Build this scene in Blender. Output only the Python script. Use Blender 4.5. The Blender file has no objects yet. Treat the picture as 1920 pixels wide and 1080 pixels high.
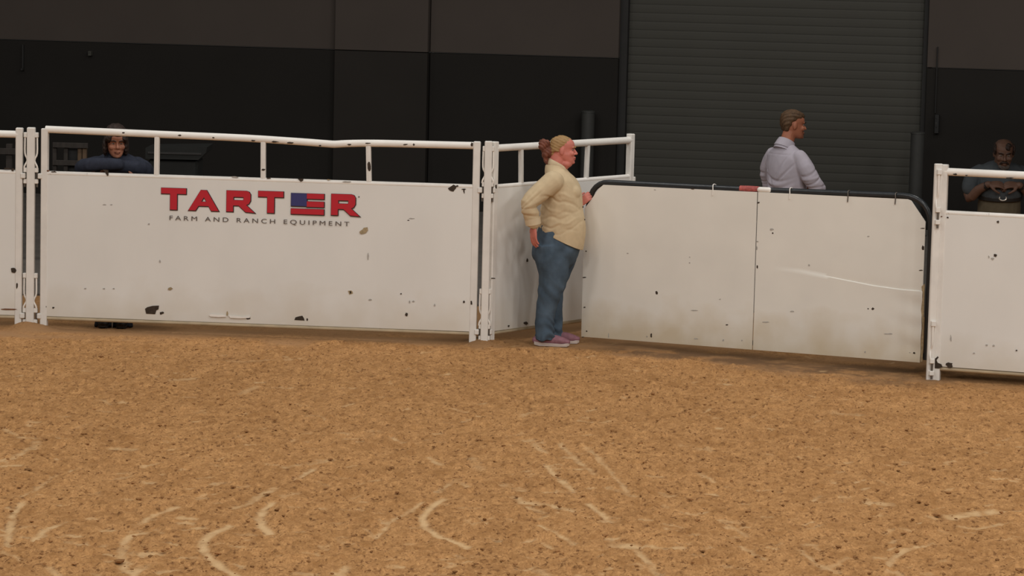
import bpy, bmesh, math, random
import numpy as np
from mathutils import Vector, Matrix
random.seed(7)
rng = np.random.RandomState(11)
SC = bpy.context.scene
C = SC.collection

# ------------------------------------------------------------------ camera, world, lamps, exposure
FPX = 5650.0                      # focal length in pixels of a 1920 wide frame
CAMZ = 3.07
PITCH = math.atan(627.0 / FPX)
ROLL = 0.024
Fv = Vector((0, math.cos(PITCH), -math.sin(PITCH)))
R0 = Vector((1, 0, 0))
U0 = Vector((0, math.sin(PITCH), math.cos(PITCH)))
Rv = R0 * math.cos(ROLL) + U0 * math.sin(ROLL)
Uv = U0 * math.cos(ROLL) - R0 * math.sin(ROLL)
CAM = Vector((0, 0, CAMZ))
cam = bpy.data.cameras.new('camera')
cam.sensor_width = 36.0
cam.lens = 36.0 * FPX / 1920.0
cam.clip_end = 200
camo = bpy.data.objects.new('camera', cam)
C.objects.link(camo)
camo.matrix_world = Matrix(((Rv.x, Uv.x, -Fv.x, CAM.x), (Rv.y, Uv.y, -Fv.y, CAM.y), (Rv.z, Uv.z, -Fv.z, CAM.z), (0, 0, 0, 1)))
SC.camera = camo

w = bpy.data.worlds.new('hall_air')
SC.world = w
w.use_nodes = True
w.node_tree.nodes['Background'].inputs[0].default_value = (1.0, 0.95, 0.88, 1)
w.node_tree.nodes['Background'].inputs[1].default_value = 0.05

LK = 0.228
def lamp(x, y, z, power, size=1.6, ty=None):
    l = bpy.data.lights.new('arena_lamp', 'AREA')
    l.shape = 'SQUARE'; l.size = size; l.energy = power * LK; l.color = (1.0, 0.965, 0.92)
    o = bpy.data.objects.new('arena_lamp', l)
    C.objects.link(o)
    o.location = (x, y, z)
    if ty is not None:
        d = Vector((0, ty - y, -z))
        o.rotation_euler = d.to_track_quat('-Z', 'Y').to_euler()
for lx, lk in ((-13, .75), (-4.5, .9), (4.5, 1.1), (13, 1.25)):
    lamp(lx, 24.5, 11.0, 1000 * lk)
    lamp(lx, 16.0, 11.0, 1100 * lk)
    lamp(lx, 6.0, 11.0, 1300 * lk, ty=15)
    lamp(lx, -4.0, 11.0, 1700 * lk, ty=12)
vs = SC.view_settings
SC.display_settings.display_device = 'sRGB'
vs.view_transform = 'Standard'
vs.look = 'None'
vs.exposure = 0.0
vs.gamma = 1.0
vs.use_curve_mapping = False

# ------------------------------------------------------------------ picture -> place
def ray(px, py):
    return (Fv + Rv * ((px - 960) / FPX) - Uv * ((py - 540) / FPX))
def at_y(px, py, Y):
    d = ray(px, py)
    return CAM + d * (Y / d.y)
def at_z(px, py, z=0.0):
    d = ray(px, py)
    return CAM + d * ((z - CAMZ) / d.z)
def on_plane(px, py, p0, n):
    d = ray(px, py)
    return CAM + d * ((p0 - CAM).dot(n) / d.dot(n))

# ------------------------------------------------------------------ materials
def srgb(r, g, b):
    f = lambda c: (c / 255 / 12.92) if c <= 10.3 else ((c / 255 + 0.055) / 1.055) ** 2.4
    return (f(r), f(g), f(b), 1)
def mat(name, col, rough=0.6, metal=0.0, var=0.12, scale=8.0, bump=0.0, bscale=60.0, spec=0.35, rust=0.0, rust_col=(0.06, 0.03, 0.016, 1), rscale=9.0, stretch=(1, 1, 1), grime=0.0):
    m = bpy.data.materials.new(name)
    m.use_nodes = True
    nt = m.node_tree
    b = nt.nodes['Principled BSDF']
    b.inputs['Roughness'].default_value = rough
    b.inputs['Metallic'].default_value = metal
    b.inputs['Specular IOR Level'].default_value = spec
    tc = nt.nodes.new('ShaderNodeTexCoord')
    mp = nt.nodes.new('ShaderNodeMapping')
    mp.inputs['Scale'].default_value = stretch
    nt.links.new(tc.outputs['Object'], mp.inputs['Vector'])
    n = nt.nodes.new('ShaderNodeTexNoise')
    n.inputs['Scale'].default_value = scale
    n.inputs['Detail'].default_value = 5
    nt.links.new(mp.outputs['Vector'], n.inputs['Vector'])
    r = nt.nodes.new('ShaderNodeValToRGB')
    c = Vector(col[:3])
    r.color_ramp.elements[0].position = 0.3
    r.color_ramp.elements[1].position = 0.7
    r.color_ramp.elements[0].color = (*(c * (1 - var)), 1)
    r.color_ramp.elements[1].color = (*(c * (1 + var * 0.6)), 1)
    nt.links.new(n.outputs['Fac'], r.inputs['Fac'])
    out = r.outputs['Color']
    if rust > 0:
        n2 = nt.nodes.new('ShaderNodeTexNoise')
        n2.inputs['Scale'].default_value = rscale
        n2.inputs['Detail'].default_value = 8
        n2.inputs['Roughness'].default_value = 0.65
        nt.links.new(tc.outputs['Object'], n2.inputs['Vector'])
        r2 = nt.nodes.new('ShaderNodeValToRGB')
        r2.color_ramp.elements[0].position = 0.74 - rust
        r2.color_ramp.elements[1].position = 0.78 - rust
        nt.links.new(n2.outputs['Fac'], r2.inputs['Fac'])
        mx = nt.nodes.new('ShaderNodeMixRGB')
        mx.inputs['Color2'].default_value = rust_col
        nt.links.new(r2.outputs['Color'], mx.inputs['Fac'])
        nt.links.new(out, mx.inputs['Color1'])
        out = mx.outputs['Color']
    if grime > 0:
        sx = nt.nodes.new('ShaderNodeSeparateXYZ'); nt.links.new(tc.outputs['Object'], sx.inputs[0])
        n4 = nt.nodes.new('ShaderNodeTexNoise'); n4.inputs['Scale'].default_value = 4; n4.inputs['Detail'].default_value = 6
        nt.links.new(tc.outputs['Object'], n4.inputs['Vector'])
        m1 = nt.nodes.new('ShaderNodeMath'); m1.operation = 'MULTIPLY_ADD'; m1.inputs[1].default_value = -.55; nt.links.new(n4.outputs['Fac'], m1.inputs[0]); nt.links.new(sx.outputs['Z'], m1.inputs[2])
        mr = nt.nodes.new('ShaderNodeMapRange'); mr.inputs[1].default_value = -.22; mr.inputs[2].default_value = .12; mr.inputs[3].default_value = grime; mr.inputs[4].default_value = 0.0
        nt.links.new(m1.outputs[0], mr.inputs[0])
        mx = nt.nodes.new('ShaderNodeMixRGB'); mx.inputs['Color2'].default_value = (0.50, 0.39, 0.22, 1)
        nt.links.new(mr.outputs[0], mx.inputs['Fac']); nt.links.new(out, mx.inputs['Color1'])
        out = mx.outputs['Color']
    nt.links.new(out, b.inputs['Base Color'])
    if bump > 0:
        n3 = nt.nodes.new('ShaderNodeTexNoise')
        n3.inputs['Scale'].default_value = bscale
        n3.inputs['Detail'].default_value = 4
        nt.links.new(mp.outputs['Vector'], n3.inputs['Vector'])
        bp = nt.nodes.new('ShaderNodeBump')
        bp.inputs['Strength'].default_value = bump
        bp.inputs['Distance'].default_value = 0.01
        nt.links.new(n3.outputs['Fac'], bp.inputs['Height'])
        nt.links.new(bp.outputs['Normal'], b.inputs['Normal'])
    return m

M = {}
M['sheet'] = mat('white_painted_sheet', (0.775, 0.765, 0.73), 0.55, var=0.035, scale=2.5, rust=0.0, rscale=5, rust_col=(0.30, 0.25, 0.18, 1), stretch=(1, 1, 0.5), grime=.3)
M['pipe'] = mat('white_painted_pipe', (0.86, 0.83, 0.78), 0.42, var=0.06, scale=6, rust=0.055, rscale=7)
M['post'] = mat('white_painted_post', (0.78, 0.755, 0.71), 0.5, var=0.07, scale=9, rust=0.04, rscale=10)
M['lowpipe'] = mat('dusty_painted_pipe', (0.52, 0.43, 0.29), 0.6, var=0.15, scale=8, rust=0.06)
M['ply'] = mat('white_painted_plywood', (0.785, 0.765, 0.705), 0.6, var=0.05, scale=2.0, rust=-0.02, rscale=4, rust_col=(0.36, 0.31, 0.22, 1), grime=.65)
M['plyedge'] = mat('stained_plywood_edge', (0.42, 0.33, 0.2), 0.8, var=0.2)
M['gatepipe'] = mat('dark_green_pipe', (0.022, 0.026, 0.030), 0.32, var=0.2, scale=12, spec=0.5)
M['rust'] = mat('rusty_bare_steel', (0.05, 0.035, 0.024), 0.85, var=0.35, scale=60)
M['rustred'] = mat('reddish_rust', (0.20, 0.085, 0.04), 0.85, var=0.35, scale=40)
M['tan'] = mat('dried_mud', (0.40, 0.31, 0.185), 0.9, var=0.25, scale=50)
M['grey'] = mat('grey_scuff', (0.42, 0.40, 0.37), 0.8, var=0.2, scale=50)
M['chipwhite'] = mat('fresh_white_peel', (0.86, 0.83, 0.78), 0.5, var=0.04)
M['logored'] = mat('red_print', (0.52, 0.018, 0.032), 0.5, var=0.05)
M['logoblue'] = mat('blue_print', (0.045, 0.045, 0.16), 0.5, var=0.05)
M['logoblack'] = mat('black_print', (0.035, 0.02, 0.02), 0.5, var=0.05)
M['logogrey'] = mat('dark_grey_print', (0.12, 0.10, 0.09), 0.6, var=0.1)
M['wallup'] = mat('brown_grey_wall_paint', (0.064, 0.051, 0.043), 0.85, var=0.07, scale=1.2)
M['walllow'] = mat('black_wainscot_paint', (0.0165, 0.0145, 0.0125), 0.8, var=0.08, scale=1.5, spec=0.2)
M['wallpil'] = mat('dark_pilaster_paint', (0.0245, 0.021, 0.018), 0.8, var=0.08, scale=1.5, spec=0.2)
M['slat'] = mat('bronze_door_slat', (0.058, 0.056, 0.047), 0.6, var=0.06, scale=1.5, spec=0.25)
M['jamb'] = mat('dark_door_jamb', (0.022, 0.021, 0.02), 0.7, var=0.1)
M['bollard'] = mat('dark_grey_bollard_paint', (0.045, 0.045, 0.042), 0.6, var=0.1)
M['concrete'] = mat('dark_concrete', (0.13, 0.115, 0.10), 0.9, var=0.2, scale=3)
M['shadedeck'] = mat('dark_shade_deck', (0.03, 0.028, 0.026), 0.9)
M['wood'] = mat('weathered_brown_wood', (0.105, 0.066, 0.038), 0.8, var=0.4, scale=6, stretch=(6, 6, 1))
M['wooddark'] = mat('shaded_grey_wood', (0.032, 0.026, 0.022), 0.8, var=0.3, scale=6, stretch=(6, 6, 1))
M['black'] = mat('black_plastic', (0.012, 0.012, 0.012), 0.5, var=0.2)
M['trunk'] = mat('black_green_plastic', (0.007, 0.008, 0.007), 0.7, var=0.2)
M['wire'] = mat('tie_wire', (0.16, 0.14, 0.12), 0.5, metal=0.5)
M['redtape'] = mat('faded_red_tape', (0.42, 0.10, 0.09), 0.6, var=0.35, scale=40)
M['skin'] = mat('flushed_skin', (0.60, 0.20, 0.155), 0.55, var=0.12, scale=14)
M['skinman'] = mat('ruddy_tanned_skin', (0.40, 0.15, 0.085), 0.55, var=0.15, scale=14)
M['skindim'] = mat('dimmed_warm_skin', (0.36, 0.155, 0.095), 0.55, var=0.12, scale=14)  # leaning person's skin, dim light on the face put into the colour
M['skindark'] = mat('shade_darkened_skin', (0.125, 0.065, 0.043), 0.6, var=0.15, scale=14)  # bearded man's skin, darkened in colour to deepen his shade
M['lip'] = mat('lip', (0.42, 0.10, 0.085), 0.5)
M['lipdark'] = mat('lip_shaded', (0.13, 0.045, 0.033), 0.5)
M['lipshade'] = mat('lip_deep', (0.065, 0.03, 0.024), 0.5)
M['eyewhite'] = mat('eye_white', (0.30, 0.25, 0.22), 0.5)
M['iris'] = mat('dark_iris', (0.03, 0.025, 0.02), 0.3)
M['blond'] = mat('strawberry_blond_hair', (0.40, 0.245, 0.105), 0.55, var=0.3, scale=40, bump=0.4, bscale=120, stretch=(0.4, 1, 3))
M['auburn'] = mat('auburn_hair', (0.19, 0.065, 0.04), 0.6, var=0.4, scale=40, bump=0.5, bscale=90)
M['brownhair'] = mat('short_brown_hair', (0.105, 0.058, 0.028), 0.65, var=0.4, scale=45, bump=0.5, bscale=120)
M['darkhair'] = mat('dark_brown_hair', (0.028, 0.016, 0.012), 0.6, var=0.4, scale=40, bump=0.4, bscale=100)
M['greyhair'] = mat('greying_beard', (0.075, 0.062, 0.054), 0.8, var=0.4, scale=60, bump=0.4, bscale=120)
M['linen'] = mat('beige_linen', (0.60, 0.475, 0.305), 0.9, var=0.07, scale=22, bump=0.18, bscale=300, spec=0.15)
M['linencollar'] = mat('beige_linen_collar', (0.65, 0.53, 0.36), 0.9, var=0.05, scale=22, spec=0.15)
M['placket'] = mat('brown_button', (0.05, 0.04, 0.035), 0.5)
M['denim'] = mat('blue_denim', (0.075, 0.112, 0.155), 0.85, var=0.42, scale=7, bump=0.2, bscale=250, spec=0.2)
M['darkdenim'] = mat('dark_navy_denim', (0.022, 0.026, 0.036), 0.85, var=0.2, scale=9, spec=0.2)
M['shoe'] = mat('pink_mauve_mesh', (0.27, 0.125, 0.155), 0.75, var=0.2, scale=30, bump=0.2, bscale=200)
M['sole'] = mat('pale_rubber_sole', (0.58, 0.50, 0.46), 0.6, var=0.1)
M['boot'] = mat('dark_boot_leather', (0.02, 0.017, 0.015), 0.6)
M['oxford'] = mat('pale_blue_grey_shirt', (0.44, 0.405, 0.46), 0.85, var=0.05, scale=18, spec=0.15)
M['navy'] = mat('navy_sweater', (0.030, 0.035, 0.052), 0.9, var=0.2, scale=30, bump=0.2, bscale=200, spec=0.15)
M['navydark'] = mat('dark_navy_trim', (0.012, 0.014, 0.022), 0.9, var=0.2)
M['bluegrey'] = mat('shaded_blue_grey_shirt', (0.062, 0.070, 0.076), 0.9, var=0.12, scale=20, spec=0.15)  # bearded man's shirt, part of his shade put into the colour
M['khaki'] = mat('shaded_khaki_trousers', (0.115, 0.093, 0.060), 0.9, var=0.12, scale=14, spec=0.15)  # bearded man's trousers, colour lowered to stand in for shade
M['belt'] = mat('black_belt', (0.015, 0.013, 0.012), 0.5)
M['silver'] = mat('silver_buckle', (0.75, 0.72, 0.66), 0.3, metal=0.6)
M['clod'] = mat('dark_damp_clod', (0.30, 0.150, 0.060), 0.95, var=0.35, scale=3, spec=0.1)

# ------------------------------------------------------------------ mesh helpers
def link(name, me, m=None, parent=None, smooth=False):
    o = bpy.data.objects.new(name, me)
    C.objects.link(o)
    if m is not None:
        for mm in (m if isinstance(m, (list, tuple)) else [m]):
            me.materials.append(mm)
    if parent is not None:
        o.parent = parent
    if smooth:
        me.polygons.foreach_set('use_smooth', [True] * len(me.polygons))
        if len(me.polygons) < 9000: me.set_sharp_from_angle(angle=math.radians(42))
    return o
def obj(name, bm, m=None, parent=None, smooth=False):
    me = bpy.data.meshes.new(name)
    bmesh.ops.recalc_face_normals(bm, faces=bm.faces)
    bm.to_mesh(me)
    bm.free()
    return link(name, me, m, parent, smooth)
def thing(name, label, cat, loc=(0, 0, 0), rz=0.0, group=None):
    o = bpy.data.objects.new(name, None)
    o.empty_display_size = 0.1
    C.objects.link(o)
    o.location = loc
    o.rotation_euler = (0, 0, rz)
    o['label'] = label; o['category'] = cat
    if group: o['group'] = group
    return o
def tag(o, label, cat, group=None):
    o['label'] = label; o['category'] = cat
    if group: o['group'] = group
    return o
def struct(o, label=None):
    o['kind'] = 'structure'
    if label: o['label'] = label
    return o
def box(bm, x0, x1, y0, y1, z0, z1, bev=0.0):
    v = [bm.verts.new(p) for p in ((x0, y0, z0), (x1, y0, z0), (x1, y1, z0), (x0, y1, z0), (x0, y0, z1), (x1, y0, z1), (x1, y1, z1), (x0, y1, z1))]
    fs = [bm.faces.new([v[i] for i in q]) for q in ((3, 2, 1, 0), (4, 5, 6, 7), (0, 1, 5, 4), (1, 2, 6, 5), (2, 3, 7, 6), (3, 0, 4, 7))]
    if bev > 0:
        es = list({e for f in fs for e in f.edges})
        bmesh.ops.bevel(bm, geom=es, offset=bev, segments=1, affect='EDGES')
def bxobj(name, dims, m, parent=None, bev=0.003):
    bm = bmesh.new(); box(bm, *dims, bev=bev)
    return obj(name, bm, m, parent)
def catmull(pts, rad, sub):
    P = [np.array(p, float) for p in pts]
    Rr = [np.array(r if hasattr(r, '__len__') else (r, r), float) for r in rad]
    if len(P) < 3 or sub <= 1:
        return P, Rr
    op, orr = [], []
    n = len(P)
    for i in range(n - 1):
        for (A, o) in ((P, op), (Rr, orr)):
            p0 = A[i - 1] if i > 0 else 2 * A[0] - A[1]
            p1, p2 = A[i], A[i + 1]
            p3 = A[i + 2] if i + 2 < n else 2 * A[-1] - A[-2]
            for k in range(sub):
                t = k / sub
                o.append(0.5 * (2 * p1 + (p2 - p0) * t + (2 * p0 - 5 * p1 + 4 * p2 - p3) * t * t + (3 * p1 - p0 - 3 * p2 + p3) * t ** 3))
    op.append(P[-1]); orr.append(Rr[-1])
    return op, [np.maximum(r, 0.001) for r in orr]
def tube(bm, pts, rad, ref=(1, 0, 0), seg=14, sub=4, cap='round', expo=2.0):
    P, Rr = catmull(pts, rad, sub)
    n = len(P)
    T = []
    for i in range(n):
        d = P[min(i + 1, n - 1)] - P[max(i - 1, 0)]
        T.append(d / (np.linalg.norm(d) + 1e-9))
    if cap == 'round':
        r0, r1 = min(Rr[0]), min(Rr[-1])
        pre, post = [], []
        for a in (80, 55, 28):
            c, s = math.cos(math.radians(a)), math.sin(math.radians(a))
            pre.append((P[0] - T[0] * r0 * s, Rr[0] * c, T[0]))
        for a in (28, 55, 80):
            c, s = math.cos(math.radians(a)), math.sin(math.radians(a))
            post.append((P[-1] + T[-1] * r1 * s, Rr[-1] * c, T[-1]))
        P = [p[0] for p in pre] + P + [p[0] for p in post]
        Rr = [p[1] for p in pre] + Rr + [p[1] for p in post]
        T = [p[2] for p in pre] + T + [p[2] for p in post]
    rings = []
    ref = np.array(ref, float)
    pa = None
    for p, r, t in zip(P, Rr, T):
        a = ref - t * ref.dot(t) if pa is None else pa - t * pa.dot(t)
        if np.linalg.norm(a) < 1e-3:
            a = np.array((0, 0, 1.0)) - t * t[2]
            if np.linalg.norm(a) < 1e-3:
                a = np.array((0, 1.0, 0)) - t * t[1]
        a /= np.linalg.norm(a)
        if pa is not None or True:
            pa = a
        b = np.cross(t, a)
        ring = []
        for k in range(seg):
            th = 2 * math.pi * k / seg
            c, s = math.cos(th), math.sin(th)
            if expo != 2.0:
                c = math.copysign(abs(c) ** (2 / expo), c); s = math.copysign(abs(s) ** (2 / expo), s)
            ring.append(bm.verts.new(p + a * r[0] * c + b * r[1] * s))
        rings.append(ring)
    for i in range(len(rings) - 1):
        for k in range(seg):
            k2 = (k + 1) % seg
            bm.faces.new((rings[i][k], rings[i][k2], rings[i + 1][k2], rings[i + 1][k]))
    bm.faces.new(rings[0][::-1])
    bm.faces.new(rings[-1])
def ell(bm, c, r, rot=None, sub=2):
    g = bmesh.ops.create_icosphere(bm, subdivisions=sub, radius=1.0)
    for v in g['verts']:
        p = Vector((v.co.x * r[0], v.co.y * r[1], v.co.z * r[2]))
        if rot is not None: p = rot @ p
        v.co = p + Vector(c)
def pipe_bm(pts, r, seg=12, sub=1):
    bm = bmesh.new()
    tube(bm, pts, [r] * len(pts), ref=(0, 0, 1) if abs(pts[0][2] - pts[-1][2]) < abs(pts[0][0] - pts[-1][0]) + abs(pts[0][1] - pts[-1][1]) else (1, 0, 0), seg=seg, sub=sub, cap='flat')
    return bm
def remesh(bm, vox, smooth=4, fold=None, cut=None, fac=0.5):
    """one continuous skin around every closed piece in bm"""
    bmesh.ops.recalc_face_normals(bm, faces=bm.faces)
    me = bpy.data.meshes.new('tmp'); bm.to_mesh(me); bm.free()
    o = bpy.data.objects.new('tmp', me); C.objects.link(o)
    md = o.modifiers.new('r', 'REMESH'); md.mode = 'VOXEL'; md.voxel_size = vox
    sm = o.modifiers.new('s', 'SMOOTH'); sm.factor = fac; sm.iterations = smooth
    dg = bpy.context.evaluated_depsgraph_get()
    res = bpy.data.meshes.new_from_object(o.evaluated_get(dg))
    bpy.data.objects.remove(o); bpy.data.meshes.remove(me)
    if fold is not None:
        n = len(res.vertices)
        co = np.empty(n * 3); res.vertices.foreach_get('co', co); co = co.reshape(-1, 3)
        no = np.empty(n * 3); res.vertices.foreach_get('normal', no); no = no.reshape(-1, 3)
        co = co + no * fold(co)[:, None]
        res.vertices.foreach_set('co', co.ravel())
    if cut:
        b2 = bmesh.new(); b2.from_mesh(res)
        for (p, n) in cut:
            bmesh.ops.bisect_plane(b2, geom=b2.verts[:] + b2.edges[:] + b2.faces[:], plane_co=p, plane_no=n, clear_outer=True)
            es = [e for e in b2.edges if e.is_boundary]
            if es:
                r = bmesh.ops.extrude_edge_only(b2, edges=es)
                nv = [v for v in r['geom'] if isinstance(v, bmesh.types.BMVert)]
                nn = Vector(n)
                cen = sum((v.co for v in nv), Vector()) / len(nv)
                for v in nv:
                    d = (cen - v.co); d -= nn * d.dot(nn)
                    v.co += d.normalized() * 0.006
        b2.to_mesh(res); b2.free()
    res.update()
    return res
def hash2(ix, iy, s):
    h = (ix.astype(np.int64) * 374761393 + iy.astype(np.int64) * 668265263 + s * 974711) & 0xffffffff
    h = ((h ^ (h >> 13)) * 1274126177) & 0xffffffff
    return ((h ^ (h >> 16)) & 0xffff) / 65535.0
def vnoise(x, y, s=0):
    ix, iy = np.floor(x), np.floor(y)
    fx, fy = x - ix, y - iy
    fx = fx * fx * (3 - 2 * fx); fy = fy * fy * (3 - 2 * fy)
    a, b, c, d = hash2(ix, iy, s), hash2(ix + 1, iy, s), hash2(ix, iy + 1, s), hash2(ix + 1, iy + 1, s)
    return (a * (1 - fx) + b * fx) * (1 - fy) + (c * (1 - fx) + d * fx) * fy - 0.5

# ------------------------------------------------------------------ the arena sand
def axis(lo, hi, step_in, a, b, coarse):
    left = np.arange(lo, a, coarse); mid = np.arange(a, b, step_in); right = np.arange(b, hi + coarse, coarse)
    return np.concatenate([left, mid, right])
XS = axis(-30, 30, 0.0135, -4.75, 4.75, 1.5)
ymid = [13.9]
while ymid[-1] < 25.2:
    ymid.append(ymid[-1] + 0.019 * (ymid[-1] / 18.0) ** 1.2)
YS = np.concatenate([np.arange(-6, 13.9, 1.5), np.array(ymid), np.arange(25.8, 40, 1.5)])
GX, GY = np.meshgrid(XS, YS)
strokes = []   # pale scrapes: (points in the picture, width in metres, strength)
def stroke(pts, wd, st=1.0):
    strokes.append(([at_z(px, py) for px, py in pts], wd, st))
for pts, wd, st in (
    ([(512, 940), (495, 952), (487, 968), (490, 982), (508, 998)], .040, 1.0),
    ([(830, 934), (805, 950), (793, 968), (796, 984), (818, 1000), (858, 1014), (876, 1022)], .034, 1.0),
    ([(430, 984), (398, 996), (381, 1012), (383, 1030), (402, 1050), (440, 1074), (470, 1084)], .040, 1.0),
    ([(275, 996), (248, 998), (234, 1012), (228, 1040), (232, 1062), (250, 1074), (268, 1058)], .036, .9),
    ([(110, 980), (86, 988), (64, 1010)], .032, .95),
    ([(108, 1004), (128, 998), (146, 1002)], .03, .7), ([(130, 1014), (160, 1020)], .03, .7),
    ([(92, 900), (66, 915)], .03, .75), ([(60, 920), (38, 930)], .028, .6),
    ([(42, 940), (24, 962), (18, 990), (16, 1020)], .034, .85), ([(0, 1002), (22, 998), (50, 984)], .03, .6),
    ([(60, 835), (40, 848), (20, 858), (0, 862)], .035, .7), ([(70, 820), (40, 818), (8, 802)], .03, .6), ([(0, 872), (36, 870)], .04, .7), ([(68, 826), (62, 838)], .05, .6),
    ([(620, 860), (600, 866), (582, 868)], .035, .6), ([(590, 876), (570, 888), (552, 896)], .028, .9), ([(500, 870), (560, 872)], .02, .5),
    ([(514, 914), (490, 924), (470, 940), (436, 950)], .04, .75), ([(555, 922), (535, 928)], .035, .7),
    ([(330, 948), (290, 962), (262, 978)], .03, .8), ([(340, 968), (364, 970)], .04, .8), ([(350, 990), (382, 986)], .03, .7),
    ([(790, 940), (770, 955), (740, 970), (704, 1006)], .026, .85), ([(860, 895), (836, 910), (820, 920)], .03, .6),
    ([(650, 1058), (640, 1070), (630, 1084)], .04, .8), ([(555, 1072), (590, 1074)], .03, .6), ([(300, 1070), (330, 1066)], .03, .7), ([(90, 1060), (120, 1084)], .03, .6),
    ([(830, 1044), (870, 1042)], .026, .6), ([(250, 1034), (300, 1036)], .04, .8), ([(560, 870), (535, 876)], .03, .6),
    ([(440, 1000), (480, 1002)], .02, .4), ([(400, 906), (440, 902)], .03, .6), ([(210, 896), (240, 890)], .03, .6),
    ([(995, 822), (1010, 838), (1022, 846)], .035, .7), ([(1024, 868), (1040, 888), (1076, 918)], .03, .9), ([(1100, 838), (1120, 855), (1165, 905), (1180, 925)], .026, .6),
    ([(1050, 830), (1090, 868), (1114, 886)], .028, .65), ([(1140, 912), (1190, 928)], .03, .5), ([(1104, 942), (1125, 958), (1145, 976)], .034, .9),
    ([(964, 930), (980, 940), (1020, 944), (1074, 954)], .04, .85), ([(990, 950), (1018, 958)], .04, .7), ([(1015, 984), (1050, 1002), (1076, 1016)], .03, .85),
    ([(1155, 1018), (1190, 1022)], .06, .9), ([(1195, 1022), (1280, 1026)], .03, .7), ([(1195, 1030), (1215, 1050), (1240, 1084)], .035, .8), ([(1020, 920), (1060, 919)], .02, .6),
    ([(1310, 885), (1340, 902)], .028, .6), ([(1350, 972), (1400, 1000)], .03, .6), ([(1390, 1022), (1430, 1046)], .03, .6), ([(1500, 1030), (1530, 1056), (1570, 1072)], .03, .6), ([(1570, 1056), (1545, 1066)], .04, .5),
    ([(1630, 940), (1670, 942)], .05, .7), ([(1785, 966), (1810, 962), (1860, 957)], .07, .9), ([(1860, 957), (1920, 956)], .03, .7), ([(1800, 984), (1830, 988), (1890, 980)], .03, .6),
    ([(1720, 1022), (1692, 1030), (1674, 1046), (1666, 1056)], .034, .8), ([(1730, 1022), (1750, 1018)], .025, .6), ([(1680, 1068), (1700, 1084)], .03, .5), ([(1300, 840), (1330, 842)], .04, .4),
    ([(325, 710), (360, 708)], .06, .5), ([(480, 724), (452, 736)], .05, .4), ([(560, 640 + 32), (540, 640 + 33)], .05, .5), ([(420, 676), (500, 675)], .04, .4), ([(870, 790), (884, 784)], .03, .6),
    ([(210, 838), (250, 840)], .04, .6), ([(270, 872), (300, 866)], .03, .55), ([(1560, 775), (1620, 778)], .05, .4), ([(1130, 790), (1150, 786)], .04, .4), ([(806, 855), (826, 870)], .035, .7), ([(886, 858), (902, 878)], .05, .45),
    ([(860, 900), (880, 912)], .03, .6), ([(940, 908), (970, 914)], .03, .5), ([(1250, 980), (1280, 986)], .03, .5), ([(1360, 974), (1384, 976)], .04, .5), ([(1010, 1066), (1040, 1084)], .05, .6)):
    stroke(pts, wd, st)
rs = random.Random(3)
for k in range(420):    # short unnamed scrapes and dry flecks all over
    px, py = rs.uniform(-20, 1940), 640 + 440 * rs.random() ** 0.8
    a = rs.choice((rs.uniform(-.25, .25), rs.uniform(-.8, .8)))
    l = rs.uniform(5, 24)
    stroke([(px, py), (px + l * math.cos(a), py + l * math.sin(a) * .6)], rs.uniform(.012, .028), rs.uniform(.3, .75))
pale = np.zeros_like(GX); groove = np.zeros_like(GX)
wob = 0.012 * vnoise(GX * 14, GY * 14, 91) + 0.012 * vnoise(GX * 45, GY * 30, 92)
brk = np.clip(0.75 + 1.3 * vnoise(GX * 26, GY * 12, 93), 0, 1)
for P, wd, st in strokes:
    P = np.array([(p.x, p.y) for p in P])
    pad = wd * 4
    ix = np.where((XS > P[:, 0].min() - pad) & (XS < P[:, 0].max() + pad))[0]
    iy = np.where((YS > P[:, 1].min() - pad * 2) & (YS < P[:, 1].max() + pad * 2))[0]
    if len(ix) < 2 or len(iy) < 2: continue
    sl = (slice(iy[0], iy[-1] + 1), slice(ix[0], ix[-1] + 1))
    x, y = GX[sl], GY[sl]
    best = np.full(x.shape, 9.0)
    for a, b in zip(P[:-1], P[1:]):
        d = b - a
        t = np.clip(((x - a[0]) * d[0] + (y - a[1]) * d[1]) / (d.dot(d) + 1e-9), 0, 1)
        best = np.minimum(best, np.hypot(x - a[0] - t * d[0], (y - a[1] - t * d[1]) * 0.55))
    best = best + wob[sl]
    m = np.clip(1.25 - best / (wd * 0.75), 0, 1)
    m = m * m * (3 - 2 * m) * st * (brk[sl] if st < .95 else np.sqrt(brk[sl]))
    pale[sl] = np.maximum(pale[sl], m)
    groove[sl] = np.maximum(groove[sl], np.clip(1.4 - best / (wd * 1.3), 0, 1) * st)
ga, gb = at_y(1094, 632, 23.88), at_y(1731, 680, 22.42)
gl = math.hypot(gb.x - ga.x, gb.y - ga.y)
gd = ((GX - ga.x) * (gb.y - ga.y) - (GY - ga.y) * (gb.x - ga.x)) / gl        # in front of the gate > 0
gt = ((GX - ga.x) * (gb.x - ga.x) + (GY - ga.y) * (gb.y - ga.y)) / gl / gl
bl = np.clip((GX + .3) / 1.2, 0, 1)
front = (23.80 - GY) * (1 - bl) + gd * bl
near_fence = np.clip((0.50 + .5 * vnoise(GX * 2.3, GY * 2.3, 41) + .35 * vnoise(GX * 8, GY * 6, 42) - front) / .35, 0, 1)
clump = vnoise(GX * 9, GY * 7, 1) * 0.5 + vnoise(GX * 19, GY * 15, 2) * 0.35 + vnoise(GX * 42, GY * 31, 3) * 0.3
lump = np.clip(vnoise(GX * 13, GY * 9, 5) + vnoise(GX * 31, GY * 20, 6) * .6 - 0.22, 0, 1)
H = 0.022 * clump + 0.05 * lump + 0.018 * vnoise(GX * 70, GY * 34, 8) + 0.012 * vnoise(GX * 1.4, GY * 1.2, 4)
H *= (1 - 0.75 * np.clip(groove, 0, 1)); H -= 0.010 * groove
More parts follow.
